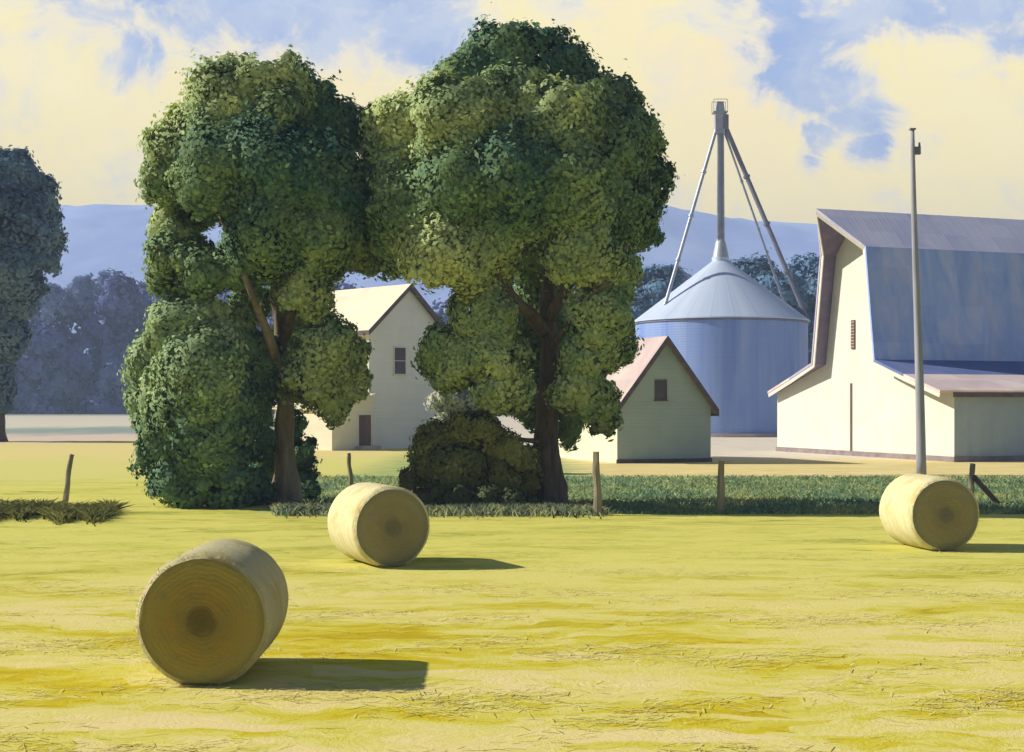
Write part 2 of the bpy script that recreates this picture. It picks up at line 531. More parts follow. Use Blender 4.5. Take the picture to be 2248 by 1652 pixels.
def crown(name, lobes, Y0, mat, leaf, parent, cover=2.5, flat=0.8, nsub=26, sub=0.43, ragged=0.06, dspread=2.0, base=None, bridge=False):
    """lobes: (px, py, r_px, depth offset or None, tint)"""
    base = parent.location if base is None else base
    Cs, Rs = [], []
    lobes = [(a_, b_, c_, float(rng.uniform(-dspread, dspread)) if d_ is None else d_, e_) for (a_, b_, c_, d_, e_) in lobes]
    if bridge:                                     # boughs that fill the valleys between neighbouring lobes
        extra = []
        for i in range(len(lobes)):
            for j in range(i):
                p_, q_ = lobes[i], lobes[j]
                sep = math.hypot(p_[0] - q_[0], p_[1] - q_[1])
                dd_ = abs(p_[3] - q_[3])
                if sep < 0.85 * (p_[2] + q_[2]) and dd_ < 1.6:
                    extra.append(((p_[0] + q_[0]) / 2 + rng.uniform(-8, 8), (p_[1] + q_[1]) / 2 + rng.uniform(-8, 8), 0.40 * (p_[2] + q_[2]), (p_[3] + q_[3]) / 2, (p_[4] + q_[4]) / 2))
        lobes = lobes + extra
    for (px, py, r, dyy, tn) in lobes:
        if dyy is None: dyy = float(rng.uniform(-dspread, dspread))
        Y = Y0 + dyy
        Cs.append(np.array(at(px, py, Y)) - np.array(base))
        Rs.append(r * Y / F)
    Cs, Rs = np.array(Cs), np.array(Rs)
    ax = np.array([1.0, flat, 0.95])
    PP, NN, SS, ZZ, TT = [], [], [], [], []
    for i in range(len(lobes)):
        R0 = Rs[i]
        dirs = unit(rng.normal(size=(nsub, 3)))
        for dvec in dirs:
            rs = R0 * sub * rng.uniform(0.6, 1.3)
            cs = Cs[i] + dvec * ax * (R0 - rs * 0.75)
            n = int(cover * 4 * math.pi * rs * rs / (leaf * leaf * 0.31) / 2.2)
            n = max(n, 6)
            ld = unit(rng.normal(size=(n, 3)) + dvec * 0.55)
            rad = rs * np.clip(rng.normal(0.93, 0.19, size=(n, 1)), 0.5, 1.5)
            out = rng.random((n, 1)) < ragged
            rad = np.where(out, rad * rng.uniform(1.1, 1.45, size=(n, 1)), rad)
            p = cs + ld * ax * rad
            lob = unit((p - Cs[i]) / ax)
            keep = np.linalg.norm((p - Cs[i]) / ax, axis=1) > 0.52 * R0
            # drop leaves buried well inside another lobe
            for j in range(len(lobes)):
                if j != i:
                    keep &= np.linalg.norm((p - Cs[j]) / ax, axis=1) > 0.62 * Rs[j]
            p, ld, lob = p[keep], ld[keep], lob[keep]
            m = len(p)
            if not m: continue
            rn = unit(rng.normal(size=(m, 3)))
            PP.append(p)
            NN.append(unit(0.6 * ld + 0.6 * lob + 0.62 * rn))
            SS.append(unit(0.40 * ld + 1.0 * lob + 0.16 * rn + np.array([0, 0, 0.05])))
            ZZ.append(leaf * rng.uniform(0.6, 1.4, size=m))
            TT.append(np.full(m, lobes[i][4]) + rng.normal(0, 0.07))
    P, Nn, Sh = np.concatenate(PP), np.concatenate(NN), np.concatenate(SS)
    rm = float(np.median(Rs))                      # uneven growth: the whole crown is pushed about in soft waves
    for wl, amp in ((3.1, 0.11), (1.7, 0.10), (0.9, 0.06)):
        for q in range(3):
            kd = unit(rng.normal(size=3)) * 2 * math.pi / (wl * rm)
            P = P + unit(rng.normal(size=3)) * (np.sin(P @ kd + rng.uniform(0, 6.28)) * amp * rm)[:, None]
    gap = sum(np.sin(P @ (unit(rng.normal(size=3)) * 2 * math.pi / (w_ * rm)) + rng.uniform(0, 6.28)) for w_ in (0.55, 0.62, 0.7, 0.9, 0.5))
    cut = gap > 2.75
    ZZ = [np.where(cut, 0.02, np.concatenate(ZZ))]
    flipS = np.einsum('ij,ij->i', Nn, Sh) < 0.05
    Nn[flipS] = unit(Nn[flipS] + 1.2 * Sh[flipS])
    ok = P[:, 2] > 0.02 - base[2]
    me = leaves_mesh(name, P[ok], Nn[ok], Sh[ok], np.concatenate(ZZ)[ok], np.concatenate(TT)[ok])
    return link(name, me, mat, parent)


bark = simple('bark', (0.06, 0.045, 0.035), (0.17, 0.13, 0.09), 2.2, 0.95, (2, 2, 0.45), 0.9, 5, bdist=0.08)
bark_pale = simple('bark_pale', (0.12, 0.09, 0.06), (0.32, 0.26, 0.17), 1.6, 0.95, (2, 2, 0.4), 0.8, 5, bdist=0.06)
lm_tree = leaf_mat('leaves_shade_tree', (0.055, 0.155, 0.125), (0.24, 0.355, 0.155), (0.62, 0.69, 0.33))
lm_bush = leaf_mat('leaves_bushy_tree', (0.06, 0.16, 0.12), (0.25, 0.38, 0.19), (0.60, 0.68, 0.36))
lm_olive = leaf_mat('leaves_olive_bush', (0.12, 0.15, 0.06), (0.27, 0.27, 0.07), (0.42, 0.40, 0.12))
lm_blue = leaf_mat('leaves_hazed_tree', (0.11, 0.18, 0.30), (0.18, 0.28, 0.36), (0.32, 0.45, 0.41))  # leaf colour shifted to blue as painted haze on the left tree
lm_far = leaf_mat('leaves_hazed_wood', (0.11, 0.12, 0.38), (0.17, 0.21, 0.52), (0.30, 0.38, 0.60), nscale=0.06)  # purple-blue leaves carry painted distance haze
lm_mid = leaf_mat('leaves_hazed_behind_bin', (0.09, 0.19, 0.38), (0.14, 0.26, 0.42), (0.20, 0.33, 0.42), nscale=0.1)  # haze mixed into these leaves as mid-blue


def limb(parent, name, pts, r0, r1, Y0, mat=bark, seg=12, flare=0.0, seed=0):
    base = parent.location
    P = [at(px, py, Y0 + dyy) - base for (px, py, dyy) in pts]
    C = curve_pts(P, 6)
    n = len(C)
    rads = []
    for i in range(n):
        t = i / (n - 1)
        r = r0 + (r1 - r0) * t
        if flare: r *= 1 + flare * math.exp(-t * 9)
        rads.append(r)
    return MB().tube(C, rads, seg, 0.22, seed).build(name, mat, parent, smooth=True)


# --- first shade tree
Y1 = 46.0
t1 = empty('shade_tree', (at(628, 1110, Y1).x, Y1, 0), 0, 'tall broad shade tree with pale forked trunk left of the white house', 'tree', 'pair of big shade trees in front of the house')
yb1 = HY + H * F / Y1
limb(t1, 'trunk', [(630, yb1 + 3, 0), (628, 1040, 0), (624, 960, 0.0), (626, 870, 0), (618, 790, 0.2), (612, 700, 0.3), (600, 600, 0.4), (590, 480, 0.5), (585, 330, 0.6)], 0.36, 0.07, Y1, bark_pale, 16, 0.7, 1)
limb(t1, 'limb', [(622, 860, -0.05), (600, 770, -0.9), (575, 700, -1.7), (552, 645, -2.3), (520, 560, -2.4), (480, 470, -2.0)], 0.20, 0.05, Y1, bark_pale, 10, 0, 2)
limb(t1, 'limb', [(616, 770, 0), (640, 680, -1.0), (655, 600, -1.4), (690, 500, -1.2), (730, 380, -0.6)], 0.19, 0.05, Y1, bark, 10, 0, 3)
limb(t1, 'limb', [(608, 660, 0.2), (640, 560, 1.4), (660, 430, 1.8)], 0.16, 0.05, Y1, bark, 10, 0, 4)
limb(t1, 'limb', [(622, 850, 0), (660, 800, 0.6), (700, 770, 0.8), (740, 740, 0.5)], 0.13, 0.04, Y1, bark, 8, 0, 5)
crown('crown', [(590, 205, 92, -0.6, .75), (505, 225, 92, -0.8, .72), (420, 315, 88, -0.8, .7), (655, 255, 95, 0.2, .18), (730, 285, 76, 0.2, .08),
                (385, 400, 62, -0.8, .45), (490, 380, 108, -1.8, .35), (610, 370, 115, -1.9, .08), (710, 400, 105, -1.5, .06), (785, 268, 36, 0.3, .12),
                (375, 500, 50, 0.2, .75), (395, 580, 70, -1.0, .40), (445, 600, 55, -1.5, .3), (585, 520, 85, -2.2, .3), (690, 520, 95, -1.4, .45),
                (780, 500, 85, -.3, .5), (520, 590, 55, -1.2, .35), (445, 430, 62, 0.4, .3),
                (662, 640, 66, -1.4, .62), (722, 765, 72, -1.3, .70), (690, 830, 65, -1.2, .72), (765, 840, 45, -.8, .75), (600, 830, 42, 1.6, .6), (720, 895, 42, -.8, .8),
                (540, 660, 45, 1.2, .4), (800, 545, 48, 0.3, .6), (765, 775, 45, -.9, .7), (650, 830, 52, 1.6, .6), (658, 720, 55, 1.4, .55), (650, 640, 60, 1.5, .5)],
      Y1, lm_tree, 0.19, t1, bridge=True, dspread=2, flat=0.8)  # high tints paint sunlit upper-left lobes, low tints the shaded right

# --- second shade tree
Y2 = 45.5
t2 = empty('shade_tree', (at(1198, 1125, Y2).x, Y2, 0), 0, 'tallest shade tree with thick dark trunk between the white house and the small shed', 'tree', 'pair of big shade trees in front of the house')
yb2 = HY + H * F / Y2
limb(t2, 'trunk', [(1205, yb2 + 3, 0), (1204, 1050, 0), (1200, 960, 0), (1204, 860, 0), (1206, 760, 0), (1200, 680, 0), (1205, 600, 0.2), (1205, 500, 0.6), (1190, 350, 0.9), (1150, 220, 1.0)], 0.46, 0.08, Y2, bark, 16, 0.6, 11)
limb(t2, 'limb', [(1195, 730, -0.1), (1165, 690, -0.9), (1135, 665, -1.6), (1095, 600, -1.8), (1075, 500, -2.3), (1030, 440, -2.6), (1000, 380, -2.0)], 0.24, 0.05, Y2, bark, 10, 0, 12)
limb(t2, 'limb', [(1206, 700, -0.1), (1240, 640, -0.9), (1290, 560, -1.6), (1330, 440, -1.9), (1360, 330, -1.6)], 0.22, 0.05, Y2, bark, 10, 0, 13)
limb(t2, 'limb', [(1204, 560, 0.2), (1260, 480, 1.6), (1290, 340, 1.8)], 0.18, 0.05, Y2, bark, 10, 0, 14)
limb(t2, 'limb', [(1205, 770, 0), (1260, 700, -1.5), (1310, 640, -2.3), (1340, 620, -2.5)], 0.14, 0.04, Y2, bark, 8, 0, 15)
limb(t2, 'limb', [(1196, 970, 0), (1165, 968, -0.7), (1125, 962, -1.2), (1095, 950, -1.3)], 0.11, 0.04, Y2, bark, 8, 0, 16)
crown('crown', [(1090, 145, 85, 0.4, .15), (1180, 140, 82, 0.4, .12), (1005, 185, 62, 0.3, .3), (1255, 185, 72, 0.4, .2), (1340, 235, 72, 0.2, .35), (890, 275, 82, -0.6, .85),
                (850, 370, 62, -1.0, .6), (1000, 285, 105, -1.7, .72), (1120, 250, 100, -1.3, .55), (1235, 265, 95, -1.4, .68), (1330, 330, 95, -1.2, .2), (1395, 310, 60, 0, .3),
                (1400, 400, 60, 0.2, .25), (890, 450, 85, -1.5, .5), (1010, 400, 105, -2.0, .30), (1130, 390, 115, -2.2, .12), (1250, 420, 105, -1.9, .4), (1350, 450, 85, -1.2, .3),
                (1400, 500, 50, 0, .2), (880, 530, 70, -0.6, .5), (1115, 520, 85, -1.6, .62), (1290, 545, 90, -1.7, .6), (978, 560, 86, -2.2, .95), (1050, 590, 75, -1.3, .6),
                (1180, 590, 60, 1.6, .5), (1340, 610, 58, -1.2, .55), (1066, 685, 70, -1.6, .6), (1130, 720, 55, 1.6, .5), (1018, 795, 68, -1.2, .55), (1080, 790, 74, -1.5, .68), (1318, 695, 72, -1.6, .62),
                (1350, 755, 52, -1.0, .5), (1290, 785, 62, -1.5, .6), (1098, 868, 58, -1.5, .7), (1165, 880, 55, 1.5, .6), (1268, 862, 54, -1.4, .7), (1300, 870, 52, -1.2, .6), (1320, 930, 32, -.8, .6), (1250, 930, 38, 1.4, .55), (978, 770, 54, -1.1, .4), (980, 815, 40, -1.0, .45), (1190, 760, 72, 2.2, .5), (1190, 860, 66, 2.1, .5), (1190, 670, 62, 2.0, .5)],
      Y2, lm_tree, 0.19, t2, bridge=True, dspread=2, flat=0.8)

# --- bushy tree hugging the first trunk
YB = 45.0
b1 = empty('bushy_tree', (at(450, 1120, YB).x, YB, 0), 0, 'low bushy light green tree spreading left of the pale forked trunk', 'tree')
for (pts, sd) in (([(470, 1120, 0), (460, 1000, 0), (440, 880, 0.2), (420, 770, 0.2)], 21), ([(480, 1120, 0.3), (500, 980, 0.3), (520, 850, 0.4), (530, 760, 0.4)], 22)):
    limb(b1, 'trunk', pts, 0.16, 0.05, YB, bark, 10, 0.4, sd)
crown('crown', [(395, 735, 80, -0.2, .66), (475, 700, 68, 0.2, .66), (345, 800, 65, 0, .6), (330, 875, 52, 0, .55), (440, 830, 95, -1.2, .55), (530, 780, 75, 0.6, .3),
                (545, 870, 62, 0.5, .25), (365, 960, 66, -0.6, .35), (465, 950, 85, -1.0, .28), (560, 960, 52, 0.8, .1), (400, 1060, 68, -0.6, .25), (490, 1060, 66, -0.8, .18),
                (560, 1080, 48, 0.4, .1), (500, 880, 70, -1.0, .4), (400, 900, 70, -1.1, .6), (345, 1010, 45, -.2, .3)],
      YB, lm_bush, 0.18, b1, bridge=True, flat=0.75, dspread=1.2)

b3 = empty('dark_shrub', (at(640, 1105, 47.5).x, 47.5, 0), 0, 'dark green shrub right behind the pale forked tree trunk', 'shrub')
MB().tube([(0, 0, -0.05), (0.05, 0, 0.8), (0.0, 0.1, 1.8)], [0.06, 0.05, 0.02], 8).build('stem', bark, b3)
crown('foliage', [(660, 990, 40, 0, .15), (655, 1050, 40, 0.2, .1), (600, 1020, 45, .3, .05), (680, 1080, 26, -.3, .15), (590, 1080, 40, 0.2, .1), (640, 930, 34, 0.2, .2)], 47.5, lm_bush, 0.16, b3, flat=0.8)

b2 = empty('round_bush', (at(1010, 1100, 44.5).x, 44.5, 0), 0, 'olive brown bush at the foot of the tallest tree behind the middle bale', 'bush')
for sd, (x0, x1) in enumerate(((980, 950), (1010, 1020), (1050, 1100))):
    limb(b2, 'stem', [(x0, 1118, 0), ((x0 + x1) / 2, 1050, 0), (x1, 990, 0)], 0.06, 0.025, 44.5, bark, 8, 0, 31 + sd)
crown('foliage', [(960, 1000, 58, 0, .4), (1045, 960, 62, -.3, .5), (1115, 1000, 60, 0, .62), (1000, 1040, 62, -.5, .25), (922, 1062, 36, 0, .3), (1075, 1060, 55, -.2, .3), (1150, 1050, 42, .6, .5)],
      44.5, lm_olive, 0.15, b2, flat=0.8)
lm_pale = leaf_mat('leaves_pale_shrub', (0.40, 0.44, 0.40), (0.55, 0.56, 0.48), (0.68, 0.66, 0.56), nscale=0.8)
YPS = 66.0
b4 = empty('pale_shrub', (at(1000, 1040, YPS).x, YPS, 0), 0, 'tall pale grey green shrub at the lower right corner of the farmhouse wall', 'shrub')
for sd, x1 in enumerate((975, 1005, 1030)):
    limb(b4, 'stem', [(1000 + sd * 4, 1042, 0), (995 + sd * 8, 960, 0), (x1, 880, 0)], 0.07, 0.025, YPS, bark, 8, 0, 61 + sd)
crown('foliage', [(962, 888, 24, 0, .5), (990, 872, 28, -.3, .6), (1022, 874, 28, 0, .5), (1045, 880, 18, 0, .4), (1000, 910, 36, .2, .4), (985, 950, 38, .2, .3), (1035, 930, 34, .2, .3), (1010, 995, 40, 0, .2)],
      YPS, lm_pale, 0.2, b4, flat=0.8, ragged=0.12)
for (x0, nm, lb) in ((985, 'low_shrub', 'low blackish shrub under the olive bush beside the middle bale'), (1105, 'low_shrub', 'low dark shrub touching the left side of the thick dark trunk')):
    yq = 42.9
    b = empty(nm, (at(x0, 1100, yq).x, yq, 0), 0, lb, 'shrub')
    MB().tube([(0, 0, -0.03), (0.03, 0, 0.3), (0.0, 0.05, 0.7)], [0.03, 0.025, 0.01], 6).build('stem', bark, b)
    crown('foliage', [(x0 - 30, 1098, 30, 0, -.3), (x0 + 20, 1102, 32, 0, -.35), (x0 + 55, 1112, 20, 0, -.3), (x0 - 60, 1112, 20, 0, -.3)], yq, lm_olive, 0.14, b, flat=0.8)

# --- tree at the left edge
YL = 120.0
tl = empty('field_tree', (at(-10, 972, YL).x, YL, 0), 0, 'tall blue green tree cut by the left edge in front of the far wood', 'tree')
limb(tl, 'trunk', [(-8, 972, 0), (-4, 900, 0), (-2, 800, 0), (0, 650, 0), (5, 500, 0.5)], 0.62, 0.12, YL, bark, 12, 0.5, 41)
limb(tl, 'limb', [(-2, 800, 0), (30, 700, -0.5), (70, 600, -1)], 0.26, 0.08, YL, bark, 8, 0, 42)
crown('crown', [(20, 400, 62, 0, .25), (70, 440, 60, 0, .45), (10, 490, 85, -2, .15), (92, 510, 52, 0, .4), (35, 590, 70, -2, .2), (95, 575, 40, 0, .3), (-50, 430, 100, 0, .2), (-60, 560, 110, 0, .2),
                (-20, 690, 75, 0, .2), (20, 740, 45, -1, .15), (-40, 800, 70, 0, .1), (-8, 860, 40, 0, .1), (-60, 900, 50, 0, .1), (40, 670, 42, -1, .3)],
      YL, lm_blue, 0.45, tl, flat=0.85, dspread=3)

# --- trees behind the grain bin
behind = [(1445, 640, 66, 'dark rounded tree showing left of the grain bin roof', 215),
          (1650, 632, 62, 'dark tree showing right of the grain bin roof peak, behind the thin spout', 220),
          (1712, 640, 55, 'smaller dark tree behind the thick right spout of the grain bin', 205),
          (1800, 625, 66, 'dark tree squeezed between the grain bin and the barn hood', 225),
          (1375, 690, 55, 'bluish tree peeping past the right side of the tallest tree', 235)]
for (px, py, r, lb, Yq) in behind:
    e = empty('background_tree', (at(px, 900, Yq).x, Yq, 0), 0, lb, 'tree', 'trees behind the grain bin')
    limb(e, 'trunk', [(px, HY + H * F / Yq, 0), (px, 860, 0), (px + 2, 740, 0)], 0.6, 0.2, Yq, bark, 8, 0.4, 50)
    crown('crown', [(px, py, r, 0, .3), (px - r * .55, py + 60, r * .8, 0, .2), (px + r * .5, py + 70, r * .8, 0, .2), (px, py + 130, r, 0, .15), (px + 10, py + 20, r * .7, -2, .4)],
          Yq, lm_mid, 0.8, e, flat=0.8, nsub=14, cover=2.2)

# --- far wood
lob = []
for i in range(58):
    px = -150 + i * 46 + rng.uniform(-18, 18)
    if px < 480:
        top = 605 + 0.0022 * (px - 230) ** 2 * 0.9
        top = min(top, 760)
    else:
        top = 640 + 35 * math.sin(px / 130.0)
    yy = top + 46
    while yy < 912:
        lob.append((px + rng.uniform(-14, 14), yy, rng.uniform(42, 62), float(rng.uniform(-14, 10)), float(rng.uniform(0, .8))))
        yy += rng.uniform(50, 70)
YW = 430.0
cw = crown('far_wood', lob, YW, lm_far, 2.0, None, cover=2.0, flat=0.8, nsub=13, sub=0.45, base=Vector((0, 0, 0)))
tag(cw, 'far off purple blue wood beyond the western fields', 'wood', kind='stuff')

# ------------------------------------------------------------------ hay bales
def straw_side(name, f=1.0):
    k = N(name)
    p = k.pos()
    x, y, z = k.xyz(p)                       # y is the axis of the roll
    ang = k.math('ARCTAN2', z, x)
    cm = k.n('ShaderNodeCombineXYZ')
    k.l(k.math('MULTIPLY', ang, 1.2), cm.inputs[0]); k.l(k.math('MULTIPLY', y, 26), cm.inputs[1]); k.l(k.math('MULTIPLY', ang, 0.4), cm.inputs[2])
    s1 = k.noise(cm.outputs[0], 1.0, 5, 0.7, 0.5)
    s2 = k.noise(p, 2.2, 4, 0.6, 0.5)
    c = k.ramp(s1, [(0.28, (0.56, 0.49, 0.25)), (0.5, (0.74, 0.69, 0.46)), (0.72, (0.84, 0.79, 0.60))])
    c = k.mix(k.math('MULTIPLY', k.step(s2, 0.5, 0.7), 0.45), c, (0.60, 0.44, 0.13))
    c = k.mix(1.0, c, (f, f * .97, f * .85), 'MULTIPLY')
    return k.finish(c, 0.9, 0, k.bump(s1, 0.8, 0.04), 0.1)


def straw_end(name, cool):
    k = N(name)
    p = k.pos()
    x, y, z = k.xyz(p)
    cm = k.n('ShaderNodeCombineXYZ')
    k.l(x, cm.inputs[0]); k.l(z, cm.inputs[1])
    r = k.vmath('LENGTH', cm.outputs[0])
    n1 = k.noise(p, 3.0, 4, 0.6, 0.5)
    rr = k.math('ADD', r, k.math('MULTIPLY', k.math('SUBTRACT', n1, 0.5), 0.16))
    ring = k.math('SINE', k.math('MULTIPLY', rr, 120.0))
    ring2 = k.noise(k.vmath('MULTIPLY', cm.outputs[0], (1, 1, 1)), 16, 5, 0.75)
    c = k.ramp(k.math('DIVIDE', rr, 0.75), [(0.0, (0.155, 0.121, 0.038)), (0.20, (0.186, 0.140, 0.044)), (0.27, (0.285, 0.221, 0.065)), (0.5, (0.360, 0.261, 0.061)), (0.85, (0.384, 0.308, 0.085)), (0.97, (0.285, 0.241, 0.085))])
    c = k.mix(k.math('MULTIPLY', k.step(n1, 0.56, 0.72), 0.6), c, (0.409, 0.247, 0.051) if not cool else (0.384, 0.348, 0.068))
    c = k.mix(k.math('MULTIPLY', k.step(n1, 0.46, 0.32), 0.5), c, (0.24, 0.24, 0.27) if cool else (0.260, 0.248, 0.114))
    c = k.mix(k.math('MULTIPLY', k.step(ring2, 0.58, 0.7), 0.35), c, (0.174, 0.134, 0.034))
    if cool: c = k.mix(0.35, c, (0.27, 0.27, 0.24))
    h = k.math('ADD', k.math('MULTIPLY', ring, 0.12), k.math('MULTIPLY', ring2, 1.2))
    return k.finish(c, 0.95, 0, k.bump(h, 0.75, 0.03), 0.05)


mat_side = straw_side('bale_side')
mat_side_shaded = straw_side('bale_side_shaded', 0.72)  # darker copy of the side, painting in the near bale's shade
mat_end = straw_end('bale_end', False)
mat_end2 = straw_end('bale_end_grey', True)
mat_straw = simple('loose_straw', (0.50, 0.40, 0.12), (0.80, 0.70, 0.36), 3.0, 0.9)
BR, BL = 0.75, 1.66


def make_bale(px, py, rot, label, endm, seed, L=BL, BR=0.78):
    Yf = depth(py)
    fx = (px - CX) * Yf / F
    ax = Vector((-math.sin(rot), math.cos(rot), 0))
    cpos = Vector((fx, Yf, 0)) + ax * L / 2
    e = empty('hay_bale', (cpos.x, cpos.y, BR - 0.03), rot, label, 'hay bale', 'round hay bales lying in the mown field')
    seg, rings = 72, 22
    mb = MB()
    prof = []
    for i in range(rings + 1):
        t = i / rings
        yy = -L / 2 + L * t
        ed = min(t, 1 - t) * L
        rr = BR - (0.07 * (1 - min(ed / 0.10, 1.0)) ** 2)
        prof.append((yy, rr))
    for i, (yy, rr) in enumerate(prof):
        for j in range(seg):
            a = 2 * math.pi * j / seg
            nn = mnoise.noise(Vector((math.cos(a) * 1.7 + seed, math.sin(a) * 1.7, yy * 1.8)))
            n2 = mnoise.noise(Vector((math.cos(a) * 7 + seed, math.sin(a) * 7, yy * 9)))
            q = rr * (1 + 0.018 * nn + 0.008 * n2)
            zz = math.sin(a) * q
            if zz < -BR + 0.03: zz = -BR + 0.03
            mb.v.append((math.cos(a) * q, yy, zz))
    for i in range(rings):
        for j in range(seg):
            j2 = (j + 1) % seg
            mb.f.append((i * seg + j, i * seg + j2, (i + 1) * seg + j2, (i + 1) * seg + j))
    mb.build('rolled_side', mat_side_shaded if endm is mat_end else mat_side, e, smooth=True)
    for sgn in (-1, 1):
        f = MB()
        NR = 26
        for i in range(NR + 1):
            rad = (BR - 0.068) * i / NR
            for j in range(seg):
                a = 2 * math.pi * j / seg
                nn = mnoise.noise(Vector((math.cos(a) * 1.7 + seed, math.sin(a) * 1.7, sgn * L / 2 * 1.8)))
                q = rad * (1 + 0.018 * nn)
                sp = math.sin((rad * 34 - a * 1.0)) * 0.0025 + 0.012 * mnoise.noise(Vector((math.cos(a) * rad * 6, math.sin(a) * rad * 6, seed + sgn)))
                bul = 0.035 * (1 - (i / NR) ** 2) + (sp if 0 < i < NR else 0)
                f.v.append((math.cos(a) * q, sgn * (L / 2 + bul), math.sin(a) * q))
        for i in range(NR):
            for j in range(seg):
                j2 = (j + 1) % seg
                f.f.append((i * seg + j, i * seg + j2, (i + 1) * seg + j2, (i + 1) * seg + j))
        f.build('end_face', endm, e, smooth=True)
    # wisps of straw standing off the roll
    w = MB()
    rr_ = random.Random(seed)
    for q in range(900):
        a = rr_.uniform(0, 2 * math.pi)
        edge = rr_.random() < 0.45
        yy = (-L / 2 + rr_.uniform(0, 0.06)) if edge else rr_.uniform(-L / 2, L / 2)
        rad = BR * (0.94 if edge else 0.985)
        p0 = Vector((math.cos(a) * rad, yy, math.sin(a) * rad))
        if p0.z < -BR + 0.05: continue
        rd = Vector((math.cos(a), 0, math.sin(a)))
        tg = Vector((-math.sin(a), 0, math.cos(a)))
        dr = (rd * rr_.uniform(0.2, 0.7) + tg * rr_.uniform(-1, 1) + Vector((0, rr_.uniform(-.8, .5), 0))).normalized()
        ln = rr_.uniform(0.03, 0.10)
        sd = dr.cross(rd).normalized() * 0.004
        w.poly([p0 - sd, p0 + sd, p0 + dr * ln])
    o = w.build('loose_straw', mat_straw, e)
    return e


make_bale(443, 1508, R(2.0), 'largest nearest round hay bale, end on, in the left foreground', mat_end, 3, 1.85, 0.79)
make_bale(862, 1246, R(25), 'round hay bale with sunlit pale side in the middle of the field', mat_end2, 5, 1.75, 0.83)
make_bale(2076, 1211, R(8.5), 'smallest farthest round hay bale at the right in front of the pole', mat_end2, 9, 1.75, 0.84)

# ------------------------------------------------------------------ barn
A = R(20)
ca, sa = math.cos(A), math.sin(A)
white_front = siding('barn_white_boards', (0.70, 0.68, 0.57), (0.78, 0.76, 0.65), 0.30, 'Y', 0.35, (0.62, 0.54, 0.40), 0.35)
shaded_side = siding('barn_boards_shaded', (0.33, 0.42, 0.52), (0.43, 0.50, 0.55), 0.30, 'X', 0.35, (0.5, 0.46, 0.36), 0.35)  # blue-grey puts the side wall's shade into the white boards' colour
trim_m = simple('white_trim', (0.66, 0.62, 0.54), (0.76, 0.71, 0.60), 1.5, 0.6)
dark_wood = simple('dark_wood', (0.10, 0.065, 0.06), (0.17, 0.11, 0.09), 3.0, 0.8, (1, 1, 0.3), 0.4)
purple_trim = simple('weathered_trim', (0.085, 0.065, 0.085), (0.15, 0.12, 0.13), 2.0, 0.8)


def roof_mat(name, c1, c2, c3, seam, axis, metal=0.15, rough=0.6, blotch=0.35):
    k = N(name)
    p = k.pos()
    x, y, z = k.xyz(p)
    co_ = {'X': x, 'Y': y}[axis]
    saw = k.math('FRACT', k.math('DIVIDE', co_, seam))
    prof = k.ramp(saw, [(0.0, 0.0), (0.05, 1.0), (0.10, 1.0), (0.16, 0.0)])
    f = k.noise(k.pos((1.1, 1.1, 0.32)), blotch, 5, 0.62, 0.6)
    c = k.ramp(f, [(0.30, c1), (0.5, c2), (0.70, c3)])
    pid = k.noise(k.vmath('MULTIPLY', k.vmath('FLOOR', k.vmath('DIVIDE', p, (seam * 3, seam * 3, 2.3))), (7.3, 3.1, 5.7)), 1.0, 0)
    c = k.mix(k.math('MULTIPLY', k.step(pid, 0.4, 0.62), 0.3), c, k.mix(1.0, c, (0.66, 0.70, 0.80), 'MULTIPLY'))
    return k.finish(c, rough, metal, k.bump(prof, 0.25, 0.03), 0.3)


roof_upper = roof_mat('roof_grey_sheet', (0.62, 0.60, 0.82), (0.69, 0.66, 0.85), (0.76, 0.72, 0.85), 0.6, 'X')
roof_blue = roof_mat('roof_blue_slate', (0.24, 0.37, 0.80), (0.38, 0.49, 0.85), (0.60, 0.60, 0.82), 0.6, 'X', blotch=0.6)
roof_violet = roof_mat('roof_violet_sheet', (0.40, 0.36, 0.50), (0.47, 0.42, 0.56), (0.54, 0.48, 0.58), 0.6, 'X')
soffit = simple('violet_soffit', (0.17, 0.14, 0.23), (0.26, 0.21, 0.32), 1.2, 0.8)
roof_strip = roof_mat('roof_shade_strip', (0.10, 0.16, 0.38), (0.14, 0.19, 0.40), (0.19, 0.22, 0.40), 0.6, 'X')  # dark blue paints the shade band on the upper lean-to strip
roof_pink = roof_mat('roof_pink_sheet', (0.70, 0.53, 0.52), (0.78, 0.61, 0.58), (0.84, 0.70, 0.64), 0.6, 'X')  # pink carries the sunlit band of the same lean-to roof
roof_pale = roof_mat('roof_pale_sheet', (0.78, 0.64, 0.50), (0.84, 0.74, 0.52), (0.88, 0.80, 0.58), 0.5, 'Y')  # cream includes the sun on the farmhouse's left slope

bx, by = at(2095, 1015, depth(1015)).x, depth(1015)
barn = empty('barn', (bx, by, 0), A, 'big white gambrel barn with hay hood and blue side roof at the right edge', 'barn')
WB, LB = 19.0, 34.0
cy0 = WB / 2
prof = [(0, 4.0), (cy0 - 3.5, 5.75), (cy0 - 2.3, 12.65), (cy0, 15.0), (cy0 + 2.3, 12.65), (cy0 + 3.5, 5.75), (WB, 4.0)]
